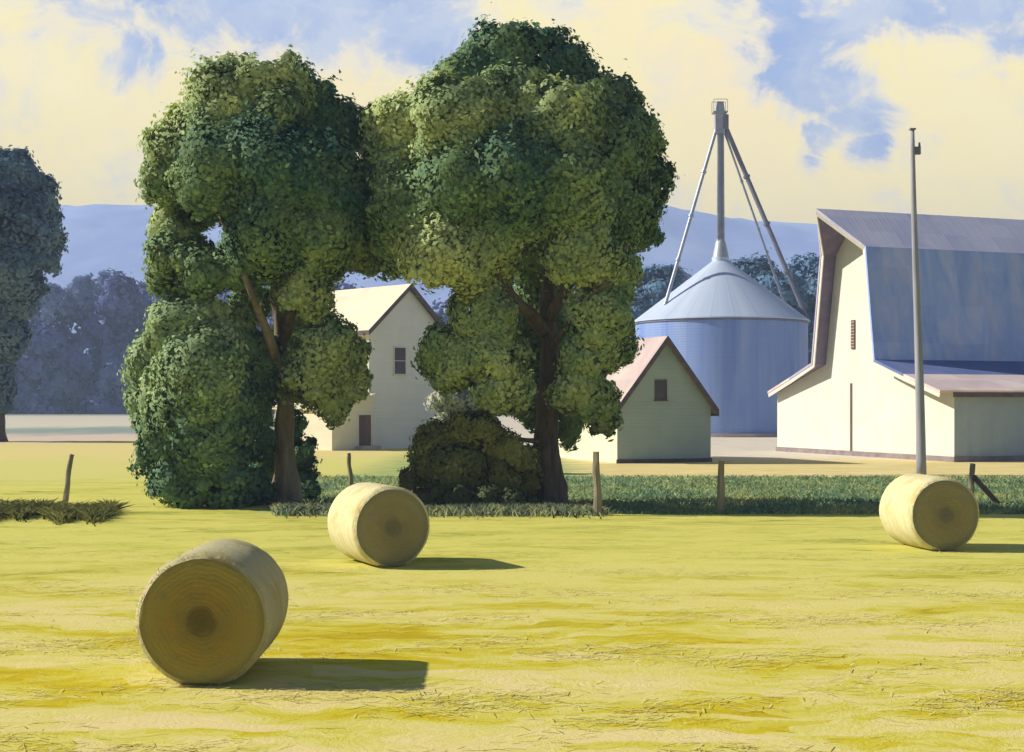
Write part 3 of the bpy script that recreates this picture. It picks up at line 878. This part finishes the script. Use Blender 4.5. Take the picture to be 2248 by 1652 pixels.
# gable end, with the outline of the roof
outline = [(0, 0.0)] + prof + [(WB, 0.0)]
m = MB()
m.poly([(0, y, z) for (y, z) in outline])
m.build('gable_wall', white_front, barn)
MB().poly([(LB, y, z) for (y, z) in reversed(outline)]).build('gable_wall', white_front, barn)
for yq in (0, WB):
    MB().poly([(0, yq, 0), (LB, yq, 0), (LB, yq, 4.0), (0, yq, 4.0)]).build('side_wall', shaded_side, barn)
m = MB()
m.box(-0.08, LB + .08, -0.08, 0.0 - 0.004, -0.02, 0.30)
m.box(-0.08, -0.004, 0, WB + .08, -0.02, 0.30)
m.build('stone_footing', simple('footing_stone', (0.20, 0.16, 0.17), (0.34, 0.28, 0.27), 2, 0.9, (1, 1, 1), 0.4), barn)


def ribbon(points, th):
    """outer/inner mitred offsets of an open polyline in (y, z); outward = up side"""
    P = [Vector(p) for p in points]
    nrm = []
    for i in range(len(P) - 1):
        dd = (P[i + 1] - P[i]).normalized()
        nrm.append(Vector((-dd.y, dd.x)))
    off = []
    for i in range(len(P)):
        if i == 0: nn, kq = nrm[0], 1
        elif i == len(P) - 1: nn, kq = nrm[-1], 1
        else:
            nn = (nrm[i - 1] + nrm[i]).normalized()
            kq = 1 / max(nn.dot(nrm[i]), 0.3)
        off.append(P[i] + nn * th * kq)
    return P, off


ev = 0.55
sl_ = (5.75 - 4.0) / (cy0 - 3.5)
rp = [(-ev, 4.0 - sl_ * ev)] + prof[1:-1] + [(WB + 0.25, 4.0 - sl_ * 0.25)]
mid_a = (2.75, 4.0 + sl_ * 2.75)
mid_b = (WB - 2.75, 4.0 + sl_ * 2.75)
rp = [rp[0], mid_a] + rp[1:-1] + [mid_b, rp[-1]]
inner, outer = ribbon([(p[0], p[1]) for p in rp], 0.16)
inner = [Vector(q) for q in inner]
lift = 0.012
xf = [-1.4, -1.4, -1.2, -1.0, -2.9, -1.1, -1.0, -0.75, -0.6]


def roof_seg(i, name, mat_, capstart=False, capend=False):
    m = MB()
    n0 = Vector((outer[i] - inner[i])).normalized() * lift
    n1 = Vector((outer[i + 1] - inner[i + 1])).normalized() * lift
    i0, i1, o0, o1 = inner[i] + n0, inner[i + 1] + n1, outer[i], outer[i + 1]
    a, b, xe = xf[i], xf[i + 1], LB + 0.8
    m.poly([(a, i0.x, i0.y), (b, i1.x, i1.y), (xe, i1.x, i1.y), (xe, i0.x, i0.y)])
    m.poly([(a, o0.x, o0.y), (xe, o0.x, o0.y), (xe, o1.x, o1.y), (b, o1.x, o1.y)])
    m.poly([(a, i0.x, i0.y), (a, o0.x, o0.y), (b, o1.x, o1.y), (b, i1.x, i1.y)])
    m.poly([(xe, i0.x, i0.y), (xe, i1.x, i1.y), (xe, o1.x, o1.y), (xe, o0.x, o0.y)])
    if capstart: m.poly([(a, i0.x, i0.y), (xe, i0.x, i0.y), (xe, o0.x, o0.y), (a, o0.x, o0.y)])
    if capend: m.poly([(b, i1.x, i1.y), (b, o1.x, o1.y), (xe, o1.x, o1.y), (xe, i1.x, i1.y)])
    o = m.build(name, mat_, barn)
    o.data.materials.append(soffit)
    o.data.polygons[0].material_index = 1
    return o


# polyline starts at the right-hand eave (y<0); segments in order
roof_seg(0, 'lean_to_roof', roof_pink, capstart=True)
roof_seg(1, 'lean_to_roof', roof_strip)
roof_seg(2, 'lower_roof', roof_blue)
roof_seg(3, 'upper_roof', roof_upper)
roof_seg(4, 'upper_roof', roof_upper)
roof_seg(5, 'lower_roof', roof_violet)
roof_seg(6, 'lean_to_roof', roof_violet)
roof_seg(7, 'lean_to_roof', roof_pink, capend=True)
# bargeboards under the front edge of the roof
m = MB()
for i in range(len(rp) - 1):
    a, b = inner[i], inner[i + 1]
    x0, x1 = xf[i] + 0.03, xf[i + 1] + 0.03
    dn = Vector((outer[i] - inner[i])).normalized() * -0.24
    dn2 = Vector((outer[i + 1] - inner[i + 1])).normalized() * -0.24
    e = 0.004
    m.hexa([(x0, a.x + dn.x, a.y + dn.y), (x1, b.x + dn2.x, b.y + dn2.y), (x1 + .06, b.x + dn2.x, b.y + dn2.y), (x0 + .06, a.x + dn.x, a.y + dn.y),
            (x0, a.x - e * dn.x, a.y), (x1, b.x, b.y), (x1 + .06, b.x, b.y), (x0 + .06, a.x, a.y)])
m.build('bargeboard', trim_m, barn)
m = MB()
m.box(-0.5, LB + .5, -ev - 0.035, -ev - 0.005, 4.0 - sl_ * ev - 0.22, 4.0 - sl_ * ev + 0.05)
m.build('eave_board', purple_trim, barn)
# louvred loft window
def barn_uv(px, py):
    """height and position on the gable plane seen at px, py"""
    rr = (px - CX) / F
    t = (bx - rr * by) / (sa + rr * ca)
    Yq = by + ca * t
    return t, H + (HY - py) * Yq / F


t0, z0 = barn_uv(1874, 735)
lv = MB().box(-0.07, -0.004, t0 - 0.2, t0 + 0.2, z0 - 0.9, z0 + 0.9).build('loft_window', dark_wood, barn)
m = MB()
for q in range(9):
    zq = z0 - 0.78 + q * 0.19
    m.hexa([(-0.10, t0 - .17, zq - .03), (-0.072, t0 - .17, zq + .03), (-0.072, t0 + .17, zq + .03), (-0.10, t0 + .17, zq - .03),
            (-0.10, t0 - .17, zq), (-0.072, t0 - .17, zq + .06), (-0.072, t0 + .17, zq + .06), (-0.10, t0 + .17, zq)])
m.build('louvre', simple('louvre_wood', (0.30, 0.2, 0.17), (0.44, 0.31, 0.24), 3), lv)
# dark gap where the tall door leaves meet
tg, zt = barn_uv(1869, 842)
m = MB()
m.box(-0.03, -0.004, tg - 0.11, tg + 0.11, 0.31, zt)
m.build('door_seam', dark_wood, barn)

# ------------------------------------------------------------------ gabled houses
def gable_house(root, Wd, L, ze, za, wall_m, side_m, roof_left, roof_right, over=0.35, rake=0.35, th=0.14, wallname='wall', edge_m=None):
    for yq in (0, L):
        MB().poly([(0, yq, 0), (Wd, yq, 0), (Wd, yq, ze), (Wd / 2, yq, za), (0, yq, ze)]).build('gable_wall', wall_m, root)
    for xq in (0, Wd):
        MB().poly([(xq, 0, 0), (xq, L, 0), (xq, L, ze), (xq, 0, ze)]).build('side_wall', side_m, root)
    s = (za - ze) / (Wd / 2)
    nl = math.hypot(1, s)
    up = th * nl
    objs = []
    for sgn, mt in ((0, roof_left), (1, roof_right)):
        def X(v): return v if sgn == 0 else Wd - v
        m = MB()
        xa, za_ = -over, ze - s * over
        li = 0.012
        m.hexa([(X(xa), -rake, za_ + li), (X(Wd / 2), -rake, za + li), (X(Wd / 2), L + rake, za + li), (X(xa), L + rake, za_ + li),
                (X(xa), -rake, za_ + up), (X(Wd / 2), -rake, za + up), (X(Wd / 2), L + rake, za + up), (X(xa), L + rake, za_ + up)])
        r_ = m.build('roof', mt, root)
        # bargeboard
        m = MB()
        m.hexa([(X(xa - .02), -rake - .04, za_ - .16), (X(Wd / 2), -rake - .04, za - .16 + .02), (X(Wd / 2), -rake - .004, za - .16 + .02), (X(xa - .02), -rake - .004, za_ - .16),
                (X(xa - .02), -rake - .04, za_ + up + .02), (X(Wd / 2), -rake - .04, za + up + .02), (X(Wd / 2), -rake - .004, za + up + .02), (X(xa - .02), -rake - .004, za_ + up + .02)])
        m.build('bargeboard', edge_m or purple_trim, r_)
        m = MB()
        m.box(min(X(xa - .03), X(xa - .004)), max(X(xa - .03), X(xa - .004)), -rake, L + rake, za_ - .12, za_ + up - .01)
        m.build('fascia', edge_m or purple_trim, r_)
    return objs


glass = simple('window_dark_glass', (0.035, 0.03, 0.035), (0.06, 0.05, 0.05), 0.8, 0.15, spec=0.5)


def sash(root, u, z, w, h, name='window', fm=None, bars=(1, 1), y=0.0, frame=0.07):
    """window in a wall that looks along -y"""
    fm = fm or trim_m
    wn = MB().box(u - w / 2, u + w / 2, y - 0.02, y - 0.004, z - h / 2, z + h / 2).build(name, glass, root)
    m = MB()
    t = frame
    m.box(u - w / 2 - t, u - w / 2, y - .07, y - .004, z - h / 2 - t, z + h / 2 + t)
    m.box(u + w / 2, u + w / 2 + t, y - .07, y - .004, z - h / 2 - t, z + h / 2 + t)
    m.box(u - w / 2, u + w / 2, y - .068, y - .004, z + h / 2, z + h / 2 + t)
    m.box(u - w / 2, u + w / 2, y - .068, y - .004, z - h / 2 - t, z - h / 2)
    for q in range(bars[1]):
        zq = z - h / 2 + h * (q + 1) / (bars[1] + 1)
        m.box(u - w / 2, u + w / 2, y - .045, y - .022, zq - .02, zq + .02)
    m.build('frame', fm, wn)
    MB().box(u - w / 2 - t - .05, u + w / 2 + t + .05, y - .12, y - .003, z - h / 2 - t - .07, z - h / 2 - t - .002).build('sill', fm, wn)
    return wn


wall_shaded = siding('shed_boards_shaded', (0.32, 0.41, 0.41), (0.39, 0.48, 0.45), 0.20, 'Z', 0.4, (0.42, 0.42, 0.36), 0.3)  # gable shade painted in: grey-green version of the shed's boards
wall_lit = siding('shed_boards_sunlit', (0.74, 0.68, 0.50), (0.84, 0.78, 0.58), 0.20, 'Z', 0.4)  # same boards in cream, sunlight painted into the colour
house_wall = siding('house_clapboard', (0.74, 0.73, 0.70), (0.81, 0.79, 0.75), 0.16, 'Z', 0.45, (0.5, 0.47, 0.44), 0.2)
house_sunlit = siding('house_clapboard_sunlit', (0.72, 0.67, 0.52), (0.82, 0.76, 0.58), 0.16, 'Z', 0.45)  # warm cream paints sunlight onto the white clapboard
roof_brown = roof_mat('roof_brown', (0.20, 0.17, 0.12), (0.26, 0.21, 0.13), (0.30, 0.25, 0.15), 0.5, 'Y')
roof_lilac = roof_mat('roof_lilac', (0.46, 0.36, 0.36), (0.55, 0.43, 0.40), (0.60, 0.48, 0.42), 0.5, 'Y')
roof_shaded = roof_mat('roof_shaded', (0.10, 0.09, 0.12), (0.13, 0.11, 0.14), (0.17, 0.14, 0.16), 0.5, 'Y')  # farmhouse's right slope, its shade painted as a dark roof colour

ys_ = depth(1018)
shed = empty('small_shed', ((1355 - CX) * ys_ / F, ys_, 0), A, 'small steep gabled shed standing in front of the blue grain bin', 'shed')
gable_house(shed, 5.71, 8.6, 3.05, 6.75, wall_shaded, wall_lit, roof_lilac, roof_brown, 0.28, 0.4)
sash(shed, 2.62, 4.02, 0.62, 1.0, 'window', purple_trim, (1, 0), frame=0.05)
MB().box(-0.06, 5.77, -0.06, -0.004, -0.02, 0.22).build('footing', purple_trim, shed)

AH = R(45)
house = empty('farmhouse', (-10.17, 100, 0), AH, 'white two storey farmhouse half hidden between the two tall trees', 'house')
WH, LH = 7.2, 9.2
gable_house(house, WH, LH, 8.55, 11.75, house_wall, house_sunlit, roof_pale, roof_shaded, 0.35, 0.45, 0.16)
sash(house, 2.86, 6.35, 1.05, 1.9, 'window', trim_m, (0, 1))
# left wing, one storey
m = MB()
wx0, wx1, wy0, wy1, wz = -3.68, -0.004, -0.5, 6.2, 2.9
m.poly([(wx0, wy0, 0), (wx1, wy0, 0), (wx1, wy0, wz + .9), (wx0, wy0, wz)])
m.poly([(wx0, wy1, 0), (wx1, wy1, 0), (wx1, wy1, wz + .9), (wx0, wy1, wz)])
m.poly([(wx0, wy0, 0), (wx0, wy1, 0), (wx0, wy1, wz), (wx0, wy0, wz)])
m.poly([(wx1, wy0, 0), (wx1, 0, 0), (wx1, 0, wz + .9), (wx1, wy0, wz + .9)])
m.build('wing_wall', house_sunlit, house)
m = MB()
m.hexa([(wx0 - .3, wy0 - .3, wz - .06), (wx1, wy0 - .3, wz + .92), (wx1, wy1 + .3, wz + .92), (wx0 - .3, wy1 + .3, wz - .06),
        (wx0 - .3, wy0 - .3, wz + .08), (wx1, wy0 - .3, wz + 1.06), (wx1, wy1 + .3, wz + 1.06), (wx0 - .3, wy1 + .3, wz + .08)])
m.build('wing_roof', roof_pale, house)
dr = MB().box(-1.35, -0.25, wy0 - .03, wy0 - .004, 0.3, 2.45).build('door', dark_wood, house)
m = MB()
m.box(-1.47, -1.35, wy0 - .05, wy0 - .003, 0.3, 2.57)
m.box(-0.25, -0.13, wy0 - .05, wy0 - .003, 0.3, 2.57)
m.box(-1.35, -0.25, wy0 - .048, wy0 - .003, 2.45, 2.57)
m.build('frame', trim_m, dr)
MB().box(-1.6, 0.0, wy0 - .9, wy0 - .06, 0, 0.28).build('doorstep', simple('step_stone', (0.4, 0.37, 0.33), (0.5, 0.46, 0.4), 2, 0.9), house)
# right wing
m = MB()
rx0, rx1, ry0, ry1 = WH + .004, WH + 4.2, 0.6, 7.0
m.poly([(rx0, ry0, 0), (rx1, ry0, 0), (rx1, ry0, 3.6), (rx0, ry0, 4.6)])
m.poly([(rx0, ry1, 0), (rx1, ry1, 0), (rx1, ry1, 3.6), (rx0, ry1, 4.6)])
m.poly([(rx1, ry0, 0), (rx1, ry1, 0), (rx1, ry1, 3.6), (rx1, ry0, 3.6)])
m.build('wing_wall', house_wall, house)
m = MB()
m.hexa([(rx0, ry0 - .3, 4.62), (rx1 + .3, ry0 - .3, 3.55), (rx1 + .3, ry1 + .3, 3.55), (rx0, ry1 + .3, 4.62),
        (rx0, ry0 - .3, 4.76), (rx1 + .3, ry0 - .3, 3.69), (rx1 + .3, ry1 + .3, 3.69), (rx0, ry1 + .3, 4.76)])
m.build('wing_roof', roof_lilac, house)

# ------------------------------------------------------------------ grain bin with its elevator
YC = 144.0
gx = (1582 - CX) * YC / F
GR = 188 * YC / F
ZE, ZP = H + 177 * YC / F, H + 318 * YC / F
binr = empty('grain_bin', (gx, YC, 0), 0, 'large round blue steel grain bin with cone roof and tall elevator mast', 'grain bin')


def bin_mat(name, c1, c2, rib, metal, rough):
    k = N(name)
    p = k.pos()
    x, y, z = k.xyz(p)
    ang = k.math('ARCTAN2', y, x)
    cm = k.n('ShaderNodeCombineXYZ')
    k.l(k.math('MULTIPLY', ang, 4.2), cm.inputs[0]); k.l(k.math('MULTIPLY', z, 0.05), cm.inputs[1])
    f = k.noise(cm.outputs[0], 1.0, 4, 0.6, 0.3)
    c = k.ramp(f, [(0.3, c1), (0.7, c2)])
    sm = k.math('FRACT', k.math('MULTIPLY', ang, 24 / (2 * math.pi)))
    c = k.mix(k.math('MULTIPLY', k.step(sm, 0.05, 0.0), 0.35), c, k.mix(1.0, c, (0.6, 0.6, 0.65), 'MULTIPLY'))
    if rib:
        hgt = k.math('SINE', k.math('MULTIPLY', z, 2 * math.pi / rib))
    else:
        hgt = k.ramp(sm, [(0, 1.0), (0.06, 0.0), (0.94, 0.0), (1, 1.0)])
    return k.finish(c, rough, metal, k.bump(hgt, 0.10, 0.05), 0.4)


bin_wall = bin_mat('bin_steel', (0.15, 0.26, 0.61), (0.31, 0.41, 0.68), 0.25, 0.15, 0.55)
bin_roof = bin_mat('bin_roof_steel', (0.48, 0.57, 0.74), (0.60, 0.67, 0.80), 0, 0.15, 0.5)
steel = simple('galvanised_steel', (0.30, 0.33, 0.42), (0.46, 0.48, 0.54), 0.8, 0.5, metal=0.3)
steel_dark = simple('dark_steel', (0.16, 0.16, 0.22), (0.25, 0.25, 0.31), 0.8, 0.55, metal=0.2)


def lathe(prof_, seg=96):
    m = MB()
    for (r_, z_) in prof_:
        for j in range(seg):
            a = 2 * math.pi * j / seg
            m.v.append((r_ * math.cos(a), r_ * math.sin(a), z_))
    for i in range(len(prof_) - 1):
        for j in range(seg):
            j2 = (j + 1) % seg
            m.f.append((i * seg + j, i * seg + j2, (i + 1) * seg + j2, (i + 1) * seg + j))
    return m


lathe([(GR, 0.35), (GR, ZE)]).build('bin_wall', bin_wall, binr, smooth=True)
lathe([(GR - .1, ZE - 0.03), (GR + 0.22, ZE - 0.05), (GR + 0.22, ZE + 0.06), (0.9, ZP - .35), (0.9, ZP + 0.05), (0.0, ZP + 0.1)]).build('cone_roof', bin_roof, binr)
m = lathe([(GR + 0.05, ZE - 0.26), (GR + 0.12, ZE - 0.24), (GR + 0.12, ZE - 0.10), (GR + .05, ZE - .08)])
m.build('eave_ring', steel_dark, binr)
lathe([(GR + 0.35, -0.02), (GR + 0.35, 0.34), (GR - .5, 0.346)]).build('foundation', simple('concrete', (0.40, 0.34, 0.33), (0.52, 0.45, 0.42), 0.5, 0.9), binr)
ZT = H + 668 * YC / F
pj = lambda px, py, Y: at(px, py, Y) - Vector((gx, YC, 0))
mast = MB()
for sx in (-.3, .3):
    for sy in (-.3, .3):
        mast.beam((sx, sy, ZP - .1), (sx * .8, sy * .8, ZT - 3.6), 0.13)
for q in range(12):
    zq = ZP + 0.6 + q * 1.05
    zq2 = zq + 1.05
    if zq2 > ZT - 3.6: break
    for sgn in (-1, 1):
        mast.beam((-.29, .29 * sgn, zq), (.29, .29 * sgn, zq2), 0.05)
        mast.beam((.29 * sgn, -.29, zq), (.29 * sgn, .29, zq2), 0.05)
mast.box(-.22, .02, -.2, .2, ZP, ZT - 3.6)
mast.box(.06, .24, -.2, .2, ZP, ZT - 3.6)
mast.build('elevator_mast', steel, binr)
hd = MB()
hd.box(-.62, .40, -.5, .5, ZT - 3.6, ZT - 1.6)
hd.hexa([(-.62, -.5, ZT - 1.6), (.40, -.5, ZT - 1.6), (.40, .5, ZT - 1.6), (-.62, .5, ZT - 1.6), (-.45, -.4, ZT - .35), (.25, -.4, ZT - .35), (.25, .4, ZT - .35), (-.45, .4, ZT - .35)])
hdo = hd.build('elevator_head', steel, binr, bevel=0.04)
MB().box(.18, .75, -.55, .55, ZT - 3.2, ZT - 1.7).build('drive_motor', steel_dark, hdo, bevel=0.05)
pf = MB()
for sgn in (-1, 1):
    pf.beam((-.8, sgn * .7, ZT - .2), (.6, sgn * .7, ZT - .2), 0.05)
    for sx in (-.8, .6): pf.beam((sx, sgn * .7, ZT - 1.4), (sx, sgn * .7, ZT - .2), 0.05)
pf.box(-.85, .65, -.75, .75, ZT - 1.48, ZT - 1.40)
pf.build('platform', steel, hdo)
co2 = lathe([(0.95, ZP - .5), (0.75, ZP + 0.5), (0.55, ZP + 1.5), (0.35, ZP + 2.0)], 20)
co2.build('roof_collar', steel, binr)


def cone_z(x, y):
    rr = math.hypot(x, y)
    return ZP - .3 - (ZP - .3 - ZE) * (rr - .9) / (GR - .7)


def spout(p0, p1, r_, mat_):
    p0, p1 = Vector(p0), Vector(p1)
    ln = (p1 - p0)
    m = MB().tube([p0, p0 + ln * .33, p0 + ln * .66, p1], [r_ * .9] * 4, 12)
    for q in (0.25, 0.5, 0.75):
        c_ = p0 + ln * q
        m.tube([c_ - ln.normalized() * .12, c_ + ln.normalized() * .12], [r_ * 1.35] * 2, 12)
    m.build('spout', mat_, binr, smooth=False)


e1 = pj(1460, 640, 140.5); e1.z = max(cone_z(e1.x, e1.y), ZE)
spout((-.45, -.1, ZT - 3.1), e1, 0.20, steel)
e2 = pj(1772, 690, 142.0); e2.z = ZE + 0.2
spout((.62, -.1, ZT - 3.2), e2, 0.27, steel_dark)
e3 = pj(1738, 655, 148.5); e3.z = cone_z(e3.x, e3.y) if math.hypot(e3.x, e3.y) < GR else ZE + .1
spout((.45, .3, ZT - 3.4), e3, 0.13, steel)
# ------------------------------------------------------------------ pole and fence posts
pole_m = simple('weathered_pole', (0.27, 0.27, 0.31), (0.40, 0.38, 0.42), 1.5, 0.85, (4, 4, 0.3), 0.4)
post_m = simple('fence_wood', (0.20, 0.17, 0.12), (0.36, 0.31, 0.21), 2.5, 0.9, (4, 4, 0.4), 0.6)
YP = depth(1043)
pb = at(2023, 1043, YP)
pole = empty('utility_pole', (pb.x, YP, 0), 0, 'tall bare wooden utility pole leaning slightly left in front of the barn', 'pole')
ptop = at(2003, 285, YP) - pb
C = [Vector((0, 0, -0.1)), ptop * .25 + Vector((0.02, 0, 0)), ptop * .5, ptop * .75 - Vector((0.03, 0, 0)), ptop]
MB().tube(curve_pts(C, 5), list(np.linspace(0.235, 0.09, 21)), 14, 0.05, 3).build('pole_shaft', pole_m, pole, smooth=True)
hw = MB()
pt = ptop * (1 - 0.9 / 16)
hw.box(pt.x + .08, pt.x + .34, pt.y - .09, pt.y + .09, pt.z - .25, pt.z + .10)
hw.tube([(pt.x + .3, pt.y, pt.z + .08), (pt.x + .3, pt.y, pt.z + .3)], [.06, .04], 8)
hw.build('insulator', steel_dark, pole)
MB().box(ptop.x - .13, ptop.x + .13, ptop.y - .13, ptop.y + .13, ptop.z - .02, ptop.z + .05).build('pole_cap', steel_dark, pole)

posts = [(1312, 1132, 992, -3, 11.5, 'wooden fence post just right of the thick dark tree trunk', 0.115),
         (1580, 1128, 1012, 4, 10.5, 'wooden fence post standing in front of the shed and grain bin corner', 0.105),
         (140, 1112, 998, 18, 8.5, 'lone leaning fence post in the open field at far left', 0.085),
         (770, 1078, 995, -4, 8.5, 'thin fence post behind the middle bale in front of the farmhouse', 0.085),
         (2128, 1108, 1018, 8, 10, 'fence post with a slanting brace behind the right bale', 0.10)]
for n_, (px, pyb, pyt, lean, wpx, lb, r_) in enumerate(posts):
    Yq = depth(pyb)
    b_ = at(px, pyb, Yq)
    e = empty('fence_post', (b_.x, Yq, 0), 0, lb, 'fence post', 'old fence posts along the field edge')
    tp = at(px + lean, pyt, Yq) - b_
    tp.z += 0
    cc = curve_pts([Vector((0, 0, -0.15)), tp * .35 + Vector((0.02, 0, 0)), tp * .7 - Vector((0.015, 0.01, 0)), tp], 4)
    MB().tube(cc, list(np.linspace(r_ * 1.08, r_ * .85, len(cc))), 10, 0.25, n_ + 2).build('post', post_m, e, smooth=False)
    if n_ == 4:
        p0 = at(2134, 1046, Yq) - b_
        p1 = at(2186, 1106, Yq) - b_
        p0.y = -0.13; p1.y = -0.25; p1.z = max(p1.z, 0.03)
        MB().beam(p0, p1, 0.10, 0.16).build('brace', dark_wood, e)

# ------------------------------------------------------------------ rough grass, weeds and stubble
def blades(name, pts, hgt, wid, lean, mat_, tint=None):
    n = len(pts)
    a = rng.uniform(0, 2 * math.pi, n)
    la_ = rng.normal(0, lean, (n, 2))
    hh = hgt * rng.uniform(0.5, 1.3, n)
    w = wid * rng.uniform(.7, 1.3, n)
    dirx, diry = np.cos(a) * w / 2, np.sin(a) * w / 2
    v = np.zeros((n, 5, 3))
    v[:, 0] = pts + np.stack([-dirx, -diry, np.zeros(n)], 1)
    v[:, 1] = pts + np.stack([dirx, diry, np.zeros(n)], 1)
    midp = pts + np.stack([la_[:, 0] * hh * .35, la_[:, 1] * hh * .35, hh * .6], 1)
    v[:, 2] = midp + np.stack([dirx * .7, diry * .7, np.zeros(n)], 1)
    v[:, 3] = pts + np.stack([la_[:, 0] * hh, la_[:, 1] * hh, hh], 1)
    v[:, 4] = midp - np.stack([dirx * .7, diry * .7, np.zeros(n)], 1)
    me = bpy.data.meshes.new(name)
    me.vertices.add(n * 5)
    me.vertices.foreach_set('co', v.reshape(-1).astype(np.float32))
    me.loops.add(n * 5)
    me.loops.foreach_set('vertex_index', np.arange(n * 5, dtype=np.int32))
    me.polygons.add(n)
    me.polygons.foreach_set('loop_start', np.arange(0, n * 5, 5, dtype=np.int32))
    me.update(calc_edges=True)
    sh = np.stack([rng.normal(0, .25, n), rng.normal(0, .25, n) - 0.1, np.ones(n)], 1)
    me.polygons.foreach_set('use_smooth', np.ones(n, dtype=bool))
    me.normals_split_custom_set_from_vertices(np.repeat(unit(sh), 5, axis=0).astype(np.float32).tolist())
    return link(name, me, mat_)


def blade_mat(name, cols, scale=0.3):
    k = N(name)
    p = k.pos((1, 1, 0))
    nz = k.noise(p, scale, 4, 0.6, 0.5)
    isl = k.n('ShaderNodeNewGeometry').outputs['Random Per Island']
    f = k.math('ADD', k.math('MULTIPLY', nz, 0.85), k.math('MULTIPLY', isl, 0.25))
    st = [(0.40 + 0.34 * i / (len(cols) - 1), c) for i, c in enumerate(cols)]
    c = k.ramp(f, st)
    a = k.n('ShaderNodeBsdfDiffuse'); b = k.n('ShaderNodeBsdfTranslucent')
    k.l(c, a.inputs[0]); k.l(c, b.inputs[0])
    m = k.n('ShaderNodeMixShader'); m.inputs[0].default_value = 0.5
    k.l(a.outputs[0], m.inputs[1]); k.l(b.outputs[0], m.inputs[2])
    o = k.n('ShaderNodeOutputMaterial')
    k.l(m.outputs[0], o.inputs[0])
    return k.m


n = 40000
yy = 41.6 + (rng.random(n) ** 1.2) * 21
xl = (640 - CX) / F
xx = yy * (xl + rng.random(n) * ((2750 - CX) / F - xl))
keep = (mb is not None) & np.ones(n, bool)
pts = np.stack([xx, yy, np.zeros(n)], 1)
rg = blades('rough_grass', pts, 0.13, 0.05, 0.8, blade_mat('rough_grass_blades', [(0.17, 0.32, 0.24), (0.34, 0.46, 0.22), (0.70, 0.68, 0.28)], 0.30))
tag(rg, 'unmown green grass behind the fence posts', 'grass', kind='stuff')

# weeds on the old fence line: grey-green in the middle, olive darkened as painted shadow in the west
n = 6000
cx_ = rng.choice(np.arange(620, 1330, 23), n) + rng.normal(0, 12, n)
yy = rng.normal(42.2, 0.7, n)
pts = np.stack([(cx_ - CX) / F * yy, yy, np.zeros(n)], 1)
wd = blades('fence_line_weeds', pts, 0.26, 0.05, 0.7, blade_mat('weed_blades', [(0.18, 0.26, 0.20), (0.36, 0.42, 0.24), (0.62, 0.60, 0.30)], 0.8))
tag(wd, 'dry grey weeds along the foot of the trees', 'weeds', kind='stuff')
n = 8000
cx_ = rng.uniform(-120, 250, n)
cl_ = np.sin(cx_ / 34.0) * 0.5 + np.sin(cx_ / 13.0 + 1) * 0.5
yy = 41.5 + cl_ * 1.6 + rng.normal(0, 0.9, n)
pts = np.stack([(cx_ - CX) / F * yy, yy, np.zeros(n)], 1)
wd2 = blades('field_edge_weeds', pts, 0.26, 0.06, 1.1, blade_mat('field_edge_weed_blades', [(0.12, 0.14, 0.05), (0.22, 0.23, 0.07), (0.40, 0.38, 0.12)], 0.8))
tag(wd2, 'dark ragged weeds at the foot of the lone left fence post', 'weeds', kind='stuff')

# cut hay lying flat in loose drifts
n = 52000
yy = 11.0 + 30 * rng.random(n) ** 1.35
xx = yy * ((-60 - CX) / F + rng.random(n) * (2370 / F))
drift = np.sin(yy * 2.1 + 0.8 * np.sin(xx * 0.35)) + 0.8 * np.sin(xx * 0.9 + yy * 1.3 + 1.0) + 0.7 * np.sin(xx * 2.3 - yy * 3.1)
sel = drift + rng.normal(0, 0.8, n) > 1.0
xx, yy = xx[sel], yy[sel]
n = len(xx)
aa = rng.normal(0, 0.7, n)
hl = rng.uniform(0.04, 0.13, n)
hw_ = rng.uniform(0.004, 0.008, n)
z0_, z1_ = rng.uniform(0.004, 0.020, n), rng.uniform(0.004, 0.030, n)
dxv, dyv = np.cos(aa), np.sin(aa)
v = np.zeros((n, 4, 3))
for q, (sa_, sb_) in enumerate(((-1, -1), (1, -1), (1, 1), (-1, 1))):
    v[:, q, 0] = xx + sa_ * hl * dxv - sb_ * hw_ * dyv
    v[:, q, 1] = yy + sa_ * hl * dyv + sb_ * hw_ * dxv
    v[:, q, 2] = z0_ if sa_ < 0 else z1_
me = bpy.data.meshes.new('cut_hay')
me.vertices.add(n * 4)
me.vertices.foreach_set('co', v.reshape(-1).astype(np.float32))
me.loops.add(n * 4)
me.loops.foreach_set('vertex_index', np.arange(n * 4, dtype=np.int32))
me.polygons.add(n)
me.polygons.foreach_set('loop_start', np.arange(0, n * 4, 4, dtype=np.int32))
me.update(calc_edges=True)
k = N('cut_hay')
isl = k.n('ShaderNodeNewGeometry').outputs['Random Per Island']
chm = k.finish(k.ramp(isl, [(0.0, (0.55, 0.45, 0.06)), (0.4, (0.68, 0.60, 0.16)), (0.8, (0.80, 0.70, 0.34)), (1.0, (0.50, 0.36, 0.05))]), 0.8, 0, None, 0.2)
tag(link('cut_hay', me, chm), 'loose cut hay lying flat across the mown field', 'hay', kind='stuff')

# ------------------------------------------------------------------ air
hz = MB().box(-1810, 1810, -160, 1910, -1, 192).build('haze')
k = N('haze_air')
pv = k.n('ShaderNodeVolumePrincipled')
pv.inputs['Color'].default_value = (0.55, 0.70, 1.0, 1)
pv.inputs['Density'].default_value = 0.00065
pv.inputs['Anisotropy'].default_value = 0.0
o = k.n('ShaderNodeOutputMaterial')
k.l(pv.outputs[0], o.inputs['Volume'])
hz.data.materials.append(k.m)
tag(hz, 'pale blue summer haze over the distant fields and hills', 'haze', kind='stuff')
